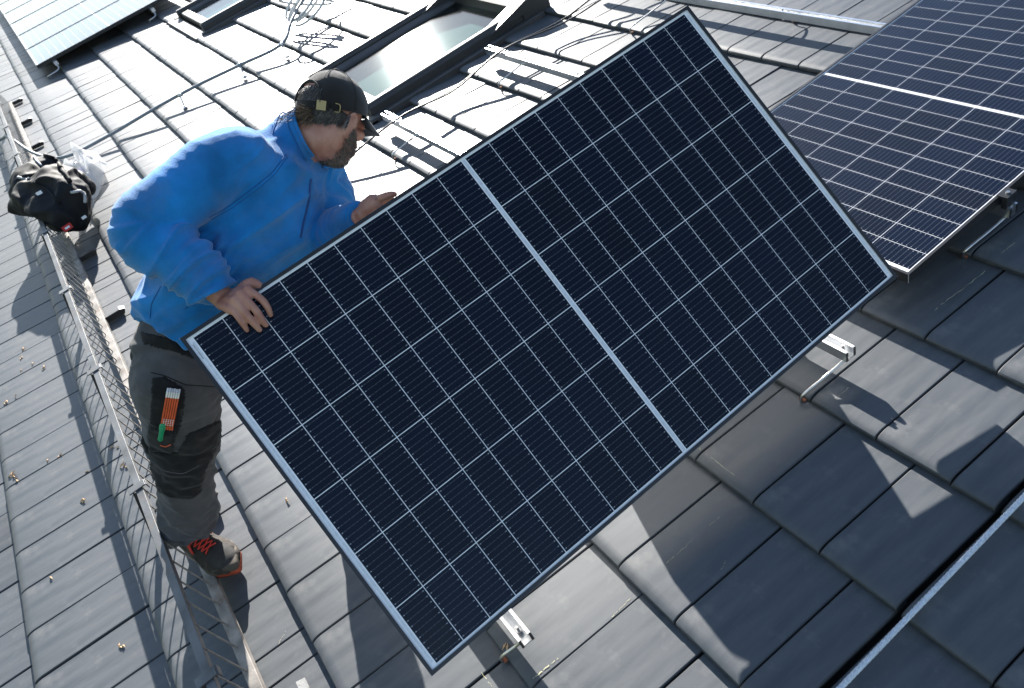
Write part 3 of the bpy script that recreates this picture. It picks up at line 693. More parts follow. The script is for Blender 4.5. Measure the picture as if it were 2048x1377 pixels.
# ================================================================== UNSEEN BAG SHAPE ADDED BEHIND THE PANEL FOR ITS SHADOW
tb = thing('shadow_caster', (-0.62, 2.11, 0), 'unseen black bag shape added behind the raised panel to cast shade on the tiles', 'bag')
tbm = MB()
rings = []
for z, sy, sx2 in ((0.012, .20, .11), (0.03, .23, .13), (0.15, .235, .135), (0.27, .22, .11), (0.35, .20, .06), (0.375, .17, .03)):
    ring = []
    for k in range(28):
        a = 2*math.pi*k/28; c, s_ = math.cos(a), math.sin(a); q = (abs(c)**3.4+abs(s_)**3.4)**(-1/3.4)
        ring.append((-0.62+sx2*c*q, 2.11+1.55*sy*s_*q+0.01*math.sin(z*20), z*1.08))
    rings.append(ring)
part(tb, 'body', tbm.loft(rings), MAT['bag'], True)
for s_ in (-1, 1):
    part(tb, 'handle', MB().tube(catmull([(-0.62+s_*.05, 1.98, .35), (-0.62+s_*.06, 2.01, .41), (-0.62+s_*.07, 2.11, .43), (-0.62+s_*.06, 2.21, .41), (-0.62+s_*.05, 2.24, .35)], 5), 0.010, 8), MAT['bag'], True)
part(tb, 'zip', MB().box((-0.62, 2.11, 0.408), (0.012, 0.44, 0.006), bev=0.002), MAT['bag_grey'])

# ================================================================== THE MAN
def frame_along(pts, ref):
    n = len(pts); out = []
    for i in range(n):
        t = nrm(pts[min(i+1, n-1)]-pts[max(i-1, 0)]); a = nrm(ref-t*(ref@t)); out.append((t, a, np.cross(t, a)))
    return out
def limb(mb, knots, ref, seg=24, n=8, pw=2.0):
    """knots: (point, ra, rb); ra along ref, rb across; a smooth closed limb"""
    C = catmull([k[0] for k in knots], n); A = catmull([[k[1], k[2], 0] for k in knots], n)
    F = frame_along(C, np.asarray(ref, float)); rings = []
    for c, r, (t, a, b) in zip(C, A, F):
        ring = []
        for k in range(seg):
            w = 2*math.pi*k/seg; ca, sa = math.cos(w), math.sin(w)
            q = (abs(ca)**pw+abs(sa)**pw)**(-1/pw); ring.append(c+a*ca*q*r[0]+b*sa*q*r[1])
        rings.append(ring)
    mb.loft(rings); return C
def fuse(mb, voxel, smooth=4, lam=0.5):
    """one continuous skin round all the lofted pieces (voxel remesh), then relaxed; returns verts, faces"""
    me = bpy.data.meshes.new('tmp'); me.from_pydata(mb.v, [], mb.f); me.update()
    bm = bmesh.new(); bm.from_mesh(me); bmesh.ops.recalc_face_normals(bm, faces=bm.faces); bm.to_mesh(me); bm.free()
    o = bpy.data.objects.new('tmp', me); COL.objects.link(o)
    md = o.modifiers.new('r', 'REMESH'); md.mode = 'VOXEL'; md.voxel_size = voxel
    dg = bpy.context.evaluated_depsgraph_get(); e = o.evaluated_get(dg); m2 = bpy.data.meshes.new_from_object(e)
    V = np.empty(len(m2.vertices)*3); m2.vertices.foreach_get('co', V); V = V.reshape(-1, 3)
    E = np.empty(len(m2.edges)*2, int); m2.edges.foreach_get('vertices', E); E = E.reshape(-1, 2)
    F = [tuple(p.vertices) for p in m2.polygons]
    bpy.data.objects.remove(o); bpy.data.meshes.remove(me); bpy.data.meshes.remove(m2)
    deg = np.bincount(E.ravel(), minlength=len(V)).astype(float)[:, None]
    def relax(V, it, lam):
        for _ in range(it):
            S = np.zeros_like(V); np.add.at(S, E[:, 0], V[E[:, 1]]); np.add.at(S, E[:, 1], V[E[:, 0]]); V = V+lam*(S/deg-V)
        return V
    V = relax(V, smooth, lam)
    return V, F, relax
def normals(V, F):
    N = np.zeros_like(V); q = np.array([f for f in F if len(f) == 4]); 
    if len(q):
        n = np.cross(V[q[:, 2]]-V[q[:, 0]], V[q[:, 3]]-V[q[:, 1]])
        for k in range(4): np.add.at(N, q[:, k], n)
    t = [f for f in F if len(f) == 3]
    if t:
        t = np.array(t); n = np.cross(V[t[:, 1]]-V[t[:, 0]], V[t[:, 2]]-V[t[:, 0]])
        for k in range(3): np.add.at(N, t[:, k], n)
    return N/np.maximum(np.linalg.norm(N, axis=1, keepdims=True), 1e-9)
def axial(V, path):
    """arc length along a path and distance from it for every vertex"""
    P = np.array(path); S = np.concatenate([[0], np.cumsum(np.linalg.norm(np.diff(P, axis=0), axis=1))])
    best = np.full(len(V), 1e9); s = np.zeros(len(V))
    for i in range(len(P)-1):
        d = P[i+1]-P[i]; L2 = d@d; t = np.clip(((V-P[i])@d)/L2, 0, 1); D = np.linalg.norm(V-(P[i]+t[:, None]*d), axis=1)
        m = D < best; best[m] = D[m]; s[m] = (S[i]+t*math.sqrt(L2))[m]
    return s, best, S[-1]
def ridge(x): return 1-abs(x)*2
def nz(p): return mnoise.noise(Vector(p))
def mesh_obj(name, V, F, mat, parent=None, root=None, smooth=True):
    me = bpy.data.meshes.new(name); me.from_pydata([tuple(p) for p in V-LOC[root]], [], F); me.materials.append(mat)
    if smooth: me.shade_smooth()
    o = bpy.data.objects.new(name, me); COL.objects.link(o); o.parent = parent; return o

UP = np.array([0, 0.5, 0.866])
pel = pd(388, 672, 2.46); hipR = pd(352, 722, 2.41); kneeR = pd(366, 872, 2.60); ankR = pd(378, 1045, 2.89)
neck = pd(600, 282, 2.40); shR = pd(455, 318, 2.25); elR = pd(290, 455, 2.20); wrR = pd(442, 592, 2.135)
head = pd(664, 238, 2.38); elL = pd(660, 470, 2.42); wrL = pd(724, 432, 2.23)
FOOT = np.array([-1.09, 0.47, 0.0])
tsp = nrm(neck-pel)
sR = nrm((shR-neck)-tsp*((shR-neck)@tsp)); fwd = np.cross(tsp, sR)
shL = neck-sR*0.19-tsp*0.09
hipL = hipR-sR*0.06+np.array([-0.06, 0.16, -0.02]); kneeL = np.array([-1.0, 1.02, 0.42]); ankL = np.array([-1.13, 1.02, 0.10])

# ---- body: one continuous mesh (head, neck, trunk, arms, hands, legs)
body = MB()
limb(body, [(pel-tsp*0.04, .14, .10), (pel+tsp*0.12, .135, .095), (pel*.45+neck*.55, .15, .105), (neck-tsp*0.14, .165, .095), (neck-tsp*0.04, .09, .07)], sR)
hf = nrm(np.array([-0.235, 0.448, -0.863])); hu = np.array([-0.394, 0.806, 0.463]); hu = nrm(hu-hf*(hu@hf)); hr = np.cross(hf, hu)
HA = np.array([hr, hf, hu])
def H(r, f, u): return head+hr*r+hf*f+hu*u
limb(body, [(neck-tsp*0.07, .075, .075), (neck*.6+H(0, -.03, -.07)*.4, .063, .064), (H(0, -0.012, -0.06), .060, .066), (H(0, -0.005, 0.0), .055, .06)], sR)
body.ball(H(0, -0.012, 0.035), (0.077, 0.098, 0.088), HA, 24, 16)
body.ball(H(0, 0.025, -0.045), (0.062, 0.070, 0.078), HA, 20, 14)
body.ball(H(0, 0.045, -0.085), (0.045, 0.045, 0.035), HA, 16, 10)
body.tube([H(0, 0.088, 0.02), H(0, 0.100, -0.02), H(0, 0.106, -0.032), H(0, 0.092, -0.045)], [0.009, 0.011, 0.014, 0.011], 10)
for s in (-1, 1):
    body.ball(H(s*0.034, 0.080, -0.012), (0.022, 0.018, 0.018), HA, 12, 8)
    body.ball(H(s*0.030, 0.083, 0.018), (0.024, 0.016, 0.010), HA, 12, 8)
    ear = [H(s*(0.079+0.006*math.sin(a)), 0.004-0.018*math.cos(a)*0.9-0.004, -0.022+0.034*math.sin(a)) for a in np.linspace(-2.2, 3.2, 14)]
    body.tube(ear, [0.005]+[0.0062]*12+[0.007], 8); body.ball(H(s*0.077, 0.0, -0.022), (0.008, 0.016, 0.028), HA, 12, 8)
body.tube([H(-0.022, 0.094, -0.062), H(0, 0.101, -0.060), H(0.022, 0.094, -0.062)], 0.0075, 8)
# arms
wvec = nrm(wrR-elR)
limb(body, [(shR-sR*0.05, .06, .06), (shR*.5+elR*.5, .05, .05), (elR, .042, .045), (elR*.45+wrR*.55, .04, .036), (wrR, .030, .026), (wrR+wvec*0.025, .031, .022)], CPY)
limb(body, [(shL+sR*0.05, .06, .06), (shL*.5+elL*.5, .05, .05), (elL, .042, .045), (elL*.4+wrL*.6, .036, .034), (wrL, .028, .025)], CPY)
# right hand: fingers laid over the top edge on to the glass
def onglass(px, py, h=0.0):
    r = ray(px, py); t = ((CPO-CAM_C)@CPZ+h)/(r@CPZ); return CAM_C+r*t
FING = [  # mcp pixel/dist, pip pixel+height, dip, tip
    ((466, 621), (479, 638, 0.030), (489, 652, 0.019), (494, 661, 0.0075), 0.0078),
    ((474, 604), (496, 633, 0.033), (510, 650, 0.020), (519, 660, 0.008), 0.0088),
    ((485, 592), (511, 620, 0.033), (524, 640, 0.021), (532, 650, 0.008), 0.0090),
    ((498, 581), (523, 599, 0.030), (536, 617, 0.020), (541, 630, 0.008), 0.0086)]
NAILS = []
mcps = []
for i, (m, p, d, t, r) in enumerate(FING):
    M = onglass(m[0], m[1], 0.030+0.004*(i in (1, 2))); P = onglass(*p); D = onglass(*d); T = onglass(*t)
    mcps.append(M); pts = catmull([M-(P-M)*0.35, M, P, D, T], 4)
    rr = np.interp(np.linspace(0, 1, len(pts)), [0, .25, .5, .55, .75, 1], [r*1.15, r*1.2, r*1.12, r*1.14, r*1.02, r*0.86])
    body.tube(pts, list(rr), 12); body.ball(T, r*0.88, None, 12, 8); body.ball(M, (r*1.25,)*3, None, 12, 8)
    NAILS.append((T, nrm(T-D), CPZ, r))
palm = [wrR+wvec*0.01]+mcps
for i in range(4):                                        # metacarpals fill the back of the hand
    base = wrR+wvec*0.012+CPY*(i-1.5)*0.011
    body.tube(catmull([base, base*.5+mcps[i]*.5+CPZ*0.004, mcps[i]], 4), [0.015]*8+[0.0125], 10)
thumb = [wrR+wvec*0.02+CPY*0.02, mcps[3]+CPY*0.018-CPZ*0.03-CPX*0.02, mcps[3]+CPY*0.03-CPZ*0.055+CPX*0.015, mcps[3]+CPY*0.032-CPZ*0.062+CPX*0.05]
body.tube(catmull(thumb, 4), [0.016]*5+[0.0125]*5+[0.0105]*3, 10)
# left hand: palm behind the frame, fingers along the top edge
LB = pd(745, 410, 2.215)
ld = nrm(pd(790, 391, 2.19)-pd(735, 422, 2.22))
body.tube(catmull([wrL, wrL*.4+LB*.6, LB, pd(757, 401, 2.205)], 4), [0.026]*3+[0.029]*4+[0.027]*4+[0.022]*2, 12)
LF = [((756, 398), (771, 393), (782, 389), (789, 389), 2.195, 0.0095), ((757, 404), (770, 400), (780, 397), (784, 398), 2.215, 0.0092),
      ((755, 410), (768, 406), (777, 404), (781, 405), 2.235, 0.009), ((752, 416), (764, 413), (772, 411), (776, 412), 2.255, 0.008)]
for a, b, c, d, dist, r in LF:
    pts = catmull([pd(*a, dist), pd(*b, dist-0.004), pd(*c, dist-0.004), pd(*d, dist)], 4); body.tube(pts, list(np.linspace(r*1.2, r*.9, len(pts))), 10); body.ball(pts[-1], r*.9, None, 10, 8)
lt = catmull([LB+CPZ*0.0, pd(757, 412, 2.20), pd(770, 420, 2.19)-CPZ*0.02], 4); body.tube(lt, 0.011, 10)
# legs
limb(body, [(pel, .10, .10), (hipR, .08, .08), (kneeR, .055, .06), (ankR, .04, .045)], sR)
limb(body, [(pel, .10, .10), (hipL, .08, .08), (kneeL, .055, .06), (ankL, .04, .045)], sR)
BV, BF, _ = fuse(body, 0.0033, 3, 0.4)
me = bpy.data.meshes.new('person'); me.from_pydata([tuple(p) for p in BV-FOOT], [], BF); me.materials.append(MAT['skin']); me.shade_smooth()
man = bpy.data.objects.new('person', me); COL.objects.link(man); place(man, FOOT)
tag(man, 'man in blue fleece and black cap leaning over to hold the solar panel', 'person')
ROOT = man.name
for T, d, n, r in NAILS:
    b = nrm(np.cross(n, d)); mb = MB(); c = T-d*0.002+n*(r*0.72)
    mb.add([c+d*(0.0062*math.cos(a))*1.05+b*(0.0052*math.sin(a))-n*0.0016*(math.sin(a)**2) for a in np.linspace(0, 6.283, 13)[:-1]]+[c+n*0.0009], [(i, (i+1) % 12, 12) for i in range(12)])
    part(man, 'finger_nail', mb, MAT['nail'], True)

# ---- jacket
jk = MB()
spine = limb(jk, [(pel-tsp*0.005, .185, .140), (pel+tsp*0.05, .200, .150), (pel+tsp*0.17, .205, .158), (pel*.42+neck*.58, .212, .160), (neck-tsp*0.17, .205, .142), (neck-tsp*0.085, .165, .112), (neck-tsp*0.03, .098, .088), (neck+tsp*0.005, .078, .082)], sR, 32, 8, 2.3)
slR = limb(jk, [(shR-sR*0.10-tsp*0.02, .095, .095), (shR-sR*0.015, .095, .092), (shR*.55+elR*.45, .092, .088), (elR+nrm(elR-shR)*0.008, .080, .082), (elR*.62+wrR*.38, .080, .074), (elR*.25+wrR*.75, .068, .062), (wrR-wvec*0.012, .058, .052)], CPY, 24, 8)
slL = limb(jk, [(shL+sR*0.10, .10, .10), (shL, .095, .095), (shL*.5+elL*.5, .085, .085), (elL, .078, .078), (elL*.5+wrL*.5, .066, .06), (wrL-nrm(wrL-elL)*0.01, .052, .046)], CPY, 24, 8)
JV, JF, jrelax = fuse(jk, 0.0052, 8, 0.5)
N = normals(JV, JF)
sR_, dR_, LR_ = axial(JV, slR); sL_, dL_, LL_ = axial(JV, slL); sS_, dS_, LS_ = axial(JV, spine)
onR = np.clip((0.135-dR_)/0.03, 0, 1)*np.clip((sR_-0.10)/0.05, 0, 1); onL = np.clip((0.12-dL_)/0.03, 0, 1)*np.clip((sL_-0.08)/0.05, 0, 1)
disp = np.zeros(len(JV))
EL = np.array([np.linalg.norm(JV-elR, axis=1), np.linalg.norm(JV-elL, axis=1)])
frac = sR_/LR_
for i in range(len(JV)):
    p = JV[i]; a = 0.0
    if onR[i] > 0.02:
        w = nz((p[0]*5, p[1]*5, p[2]*5+9))*0.035
        # rings of folds across the sleeve, dense towards the cuff and in the crook
        amp = 0.0010+0.0115*min(1, max(0, frac[i]-0.54)/0.25)
        k = nz((sR_[i]*34+w*40, dR_[i]*6+p[0]*3.5, p[1]*3.5+p[2]*2.5))
        k2 = nz((sR_[i]*62+w*60, p[0]*7, p[1]*7+4))
        a += onR[i]*(amp*1.9*(max(0, ridge(k))**2.0-0.35)+amp*0.5*k2)+onR[i]*0.004*(ridge(nz((p[0]*6+2, p[1]*6, p[2]*6)))-0.5)
    if onL[i] > 0.02:
        a += onL[i]*0.006*(ridge(nz((sL_[i]*34+3, p[0]*6, p[1]*6)))-0.5)
    wt = (1-onR[i])*(1-onL[i])
    if wt > 0.02:
        q = p-neck; u_ = q@tsp; v_ = q@sR; f_ = q@fwd
        dg = nz((u_*4+v_*7, f_*7-u_*3.2, v_*3-5)); dg2 = nz((u_*9+v_*14+2, f_*12-u_*5, v_*5)); hm = nz((v_*22, f_*22, u_*5+3))
        hem = max(0, 1-(u_+0.66)/0.16) if u_ < -0.50 else 0
        a += wt*(0.020*(max(0, ridge(dg))**1.6-0.45)+0.008*(max(0, ridge(dg2))**2-0.4)+0.008*hem*hm)
    disp[i] = a
JV = JV+N*disp[:, None]; JV = jrelax(JV, 2, 0.35)
hb = (JV-pel)@tsp                                         # gathered hem band
jacket = mesh_obj('jacket', JV, JF, MAT['fleece'], man, ROOT)
JB = BVHTree.FromPolygons([Vector(p) for p in JV], JF)
def hit(tree, px, py, lift=0.0):
    h = tree.ray_cast(Vector(CAM_C), Vector(ray(px, py)))
    if h[0] is None: return None
    n = np.array(h[1]); r = ray(px, py); n = n if n@r < 0 else -n
    return np.array(h[0])+n*lift
def seam(tree, pix, r, name, mat, lift=0.0005, n=14, parent=None):
    pts = []
    for (a, b), (c, d) in zip(pix[:-1], pix[1:]):
        for k in range(n):
            t = k/n; h = hit(tree, a+(c-a)*t, b+(d-b)*t, lift)
            if h is not None and (not pts or np.linalg.norm(h-pts[-1]) < 0.05): pts.append(h)
    if len(pts) > 4:
        pts = [sum(pts[max(0, i-2):i+3])/len(pts[max(0, i-2):i+3]) for i in range(len(pts))]
        part(parent, name, MB().tube(pts, r, 6), mat, True)
seam(JB, [(575, 306), (545, 345), (505, 378), (455, 415), (412, 438)], 0.0018, 'seam', MAT['fleece_seam'], parent=jacket)
seam(JB, [(578, 310), (550, 349), (511, 382), (461, 419), (416, 442)], 0.0012, 'seam', MAT['fleece_seam'], parent=jacket)
seam(JB, [(622, 355), (618, 400), (606, 450), (600, 480)], 0.0035, 'zip', MAT['zip'], parent=jacket)
seam(JB, [(300, 640), (302, 610), (318, 580), (330, 560)], 0.0015, 'pocket_seam', MAT['fleece_seam'], parent=jacket)
seam(JB, [(368, 620), (392, 600), (418, 575), (434, 556)], 0.0018, 'cuff_seam', MAT['fleece_seam'], parent=jacket)
seam(JB, [(266, 636), (290, 655), (330, 675), (372, 688)], 0.0018, 'hem_seam', MAT['fleece_seam'], parent=jacket)

# ---- collar: a standing ring, open at the throat
nt = nrm(H(0, -0.01, -0.06)-neck)
nt = nrm(nt*0.7+tsp*0.3)
ca = nrm(sR-nt*(sR@nt)); cb = np.cross(nt, ca)            # cb points to the front
cb = cb if cb@fwd > 0 else -cb
cv = []; nA = 44
for layer, (rad, z0, z1) in enumerate(((1.0, -0.035, 0.062), (0.93, 0.062, -0.03))):
    for zz in np.linspace(z0, z1, 6):
        for k in range(nA):
            a = math.radians(-158)+math.radians(316)*k/(nA-1)      # gap at the front
            g = 1.0+0.06*math.sin(a*5+zz*30)+0.10*max(0, zz)/0.06*(0.6+0.4*math.cos(a))
            dz = -0.018*(abs(a)/2.76)**2+0.006*math.sin(a*3)
            cv.append(neck+nt*(zz+dz)-cb*math.cos(a)*0.086*rad*g+ca*math.sin(a)*0.084*rad*g+cb*0.006)
cf = []
for j in range(11):
    for k in range(nA-1): q = j*nA+k; cf.append((q, q+1, q+nA+1, q+nA))
cm = MB().add(cv, cf); collar = part(jacket, 'collar', cm, MAT['fleece'], True)
CB = BVHTree.FromPolygons([Vector(p) for p in cv], cf)
top = [cv[5*nA+k] for k in range(nA)]; part(collar, 'collar_edge', MB().tube(top, 0.0042, 8), MAT['fleece'], True)
bot = [np.array(cv[0*nA+k])+nt*0.022+nrm(np.array(cv[k])-neck)*0.004 for k in range(nA)]; part(collar, 'collar_seam', MB().tube(bot, 0.0022, 6), MAT['fleece_seam'], True)
st2 = [np.array(cv[4*nA+k])-nt*0.002+nrm(np.array(cv[k])-neck)*0.003 for k in range(nA)]; part(collar, 'collar_seam', MB().tube(st2, 0.0014, 6), MAT['fleece_seam'], True)

# ---- trousers
tm = MB()
limb(tm, [(pel-tsp*0.10, .15, .13), (pel-tsp*0.02, .165, .135), (pel+tsp*0.03, .16, .13)], sR, 28, 6)
lgR = limb(tm, [(hipR*.5+pel*.5, .115, .125), (hipR-np.array([0, .03, .05]), .118, .125), (hipR*.5+kneeR*.5, .118, .118), (kneeR, .104, .106), (kneeR*.55+ankR*.45+pd(352, 958, 2.72)*0-np.array([0.03, 0, 0])*0, .086, .088), (kneeR*.2+ankR*.8, .092, .090), (ankR-np.array([0, .0, .005]), .098, .092), (ankR-np.array([-.008, .006, .035]), .094, .086)], np.array([1.0, 0, 0]), 28, 8)
lgL = limb(tm, [(hipL*.5+pel*.5, .11, .12), (hipL, .11, .118), (hipL*.5+kneeL*.5, .105, .105), (kneeL, .095, .098), (kneeL*.5+ankL*.5, .085, .085), (ankL, .088, .085)], np.array([1.0, 0, 0]), 28, 8)
TV, TF, trelax = fuse(tm, 0.0052, 7, 0.5)
N = normals(TV, TF); sT, dT, LT = axial(TV, lgR)
for i in range(len(TV)):
    p = TV[i]; fr = sT[i]/LT
    big = nz((p[0]*7+3, p[1]*7, sT[i]*16+nz((p[0]*6, p[1]*6, p[2]*6))*2)); sm = nz((p[0]*16, p[1]*16+7, sT[i]*42))
    low = max(0, (fr-0.72)/0.28)
    TV[i] = p+N[i]*(0.007*(ridge(big)-0.5)*(0.9+low*2.0)+0.004*sm*(1+low)+0.010*(max(0, ridge(nz((p[0]*15+sT[i]*6, p[1]*15+5, sT[i]*15+p[0]*8))))**2-0.4)*(1.0 if (0.42 < fr < 0.66 or fr > 0.78) else 0.25))
TV = trelax(TV, 2, 0.35)
trousers = mesh_obj('trousers', TV, TF, MAT['trouser'], man, ROOT)
TBV = BVHTree.FromPolygons([Vector(p) for p in TV], TF)
TN = normals(TV, TF)
def patch(V, F, Nn, poly, lift, name, mat, parent, facing=True):
    """a second layer of cloth: the faces of a garment under an outline, lifted off it with a turned-down edge"""
    u = proj(V); poly = np.array(poly, float)
    def ins(p):
        c = False; j = len(poly)-1
        for i in range(len(poly)):
            if (poly[i][1] > p[1]) != (poly[j][1] > p[1]) and p[0] < (poly[j][0]-poly[i][0])*(p[1]-poly[i][1])/(poly[j][1]-poly[i][1])+poly[i][0]: c = not c
            j = i
        return c
    lo, hi = poly.min(0), poly.max(0)
    ok = np.zeros(len(V), bool)
    cand = np.where((u[:, 0] > lo[0]) & (u[:, 0] < hi[0]) & (u[:, 1] > lo[1]) & (u[:, 1] < hi[1]))[0]
    tocam = CAM_C-V
    for i in cand:
        if (Nn[i]@tocam[i]) > -0.02 and ins(u[i]): ok[i] = True
    fs = [f for f in F if all(ok[k] for k in f)]
    used = sorted({k for f in fs for k in f}); idx = {k: n for n, k in enumerate(used)}
    cnt = {}
    for f in fs:
        for a, b in zip(f, f[1:]+f[:1]): e = (min(a, b), max(a, b)); cnt[e] = cnt.get(e, 0)+1
    bd = {k for e, c in cnt.items() if c == 1 for k in e}
    mb = MB(); mb.add([V[k]+Nn[k]*(lift if k not in bd else -0.002) for k in used], [tuple(idx[k] for k in f) for f in fs])
    return part(parent, name, mb, mat, True)
pocket = patch(TV, TF, TN, [(302, 752), (330, 750), (352, 762), (375, 778), (372, 820), (362, 858), (352, 890), (350, 905), (300, 905), (296, 860), (300, 800)], 0.006, 'tool_pocket', MAT['trouser_black'], trousers)
patch(TV, TF, TN, [(298, 850), (352, 848), (350, 902), (300, 903)], 0.013, 'lower_pocket', MAT['trouser_black'], pocket)
patch(TV, TF, TN, [(280, 660), (430, 690), (430, 722), (392, 722), (340, 706), (282, 690)], 0.004, 'waistband', MAT['trouser_black'], trousers)
patch(TV, TF, TN, [(296, 900), (352, 903), (372, 868), (440, 838), (440, 880), (408, 950), (404, 985), (380, 1000), (345, 998), (318, 985), (300, 945)], 0.007, 'knee_pad', MAT['trouser_black'], trousers)
seam(TBV, [(305, 915), (330, 938), (365, 945), (400, 925)], 0.0016, 'seam', MAT['trouser'], 0.008, parent=trousers)
seam(TBV, [(392, 716), (402, 735), (425, 747)], 0.0014, 'seam', MAT['trouser_black'], parent=trousers)
seam(TBV, [(300, 745), (330, 752), (370, 770), (400, 772), (440, 775)], 0.0016, 'seam', MAT['trouser_black'], parent=trousers)
seam(TBV, [(323, 885), (332, 888), (346, 882)], 0.0016, 'orange_stitch', MAT['ruler'], 0.014, parent=pocket)
# holster pouches on the seat side
hp = MB()
for (px, py, d, r) in ((292, 700, 2.45, .034), (288, 716, 2.46, .034), (302, 738, 2.47, .028), (300, 752, 2.48, .022)): hp.ball(pd(px, py, d), (r, r, r*1.3), None, 14, 10)
hv, hf_, _ = fuse(hp, 0.005, 3)
mesh_obj('belt_pouch', hv, hf_, MAT['trouser_black'], trousers, ROOT)
hp = MB()
for (px, py, d, r) in ((300, 868, 2.56, .022), (298, 885, 2.57, .022), (302, 900, 2.58, .018)): hp.ball(pd(px, py, d), (r, r, r*1.3), None, 14, 10)
hv, hf_, _ = fuse(hp, 0.005, 3)
mesh_obj('tool_loop', hv, hf_, MAT['trouser_black'], trousers, ROOT)

# ---- things in the pocket
def on_tr(px, py, lift): 
    h = hit(TBV, px, py, lift); return h if h is not None else pd(px, py, 2.5)
r0 = on_tr(349, 785, 0.022); r1 = on_tr(337, 842, 0.016); rax = nrm(r1-r0); rz = nrm((CAM_C-r0)-rax*((CAM_C-r0)@rax)); rx_ = np.cross(rax, rz)
rl = thing('folding_ruler', r1, 'orange folding ruler with white ends sticking out of the thigh pocket', 'ruler')
LR = np.linalg.norm(r1-r0)+0.02
for k in range(6):
    c = (r0+r1)/2+rx_*(k-2.5)*0.0058+rz*(0.001*(k % 2))
    part(rl, 'leaf', MB().box(c, (0.0046, LR, 0.016), (rx_, rax, rz), 0.0008), MAT['ruler'])
    part(rl, 'leaf_end', MB().box(r0-rax*(0.0085)+rx_*(k-2.5)*0.0058+rz*(0.0005+0.001*(k % 2)), (0.0050, 0.022, 0.0168), (rx_, rax, rz), 0.0012), MAT['ruler_white'])
for k in range(5):
    for q in range(4): part(rl, 'mark', MB().box(r1-rax*(0.012+0.007*q)+rx_*(k-2.2)*0.0058+rz*0.0095, (0.0026, 0.0034, 0.0006), (rx_, rax, rz)), MAT['ruler_white'])
k0 = on_tr(330, 838, 0.024); k1 = on_tr(329, 868, 0.030)
kn = thing('utility_knife', k1, 'green plastic knife handle clipped to the front of the thigh pocket', 'knife')
ka = nrm(k1-k0); kz = nrm((CAM_C-k0)-ka*((CAM_C-k0)@ka)); kx = np.cross(ka, kz)
def oval(w, h): return [(w*math.cos(a), h*math.sin(a)) for a in np.linspace(0, 2*math.pi, 15)[:-1]]
kmb = MB(); rings = []
for t, w in ((-0.008, .003), (-0.006, .0065), (0, .0088), (0.014, .0088), (0.022, .0072), (0.045, .0066), (0.058, .0072), (0.063, .005), (0.065, .002)):
    rings.append([k0+ka*t+kx*a+kz*b for a, b in oval(w, w*0.75)])
part(kn, 'handle', kmb.loft(rings), MAT['green'], True)
part(kn, 'thumb_button', MB().ball(k0+ka*0.008+kz*0.006, (0.0055, 0.0075, 0.003), (kx, ka, kz), 12, 8), MAT['green'], True)

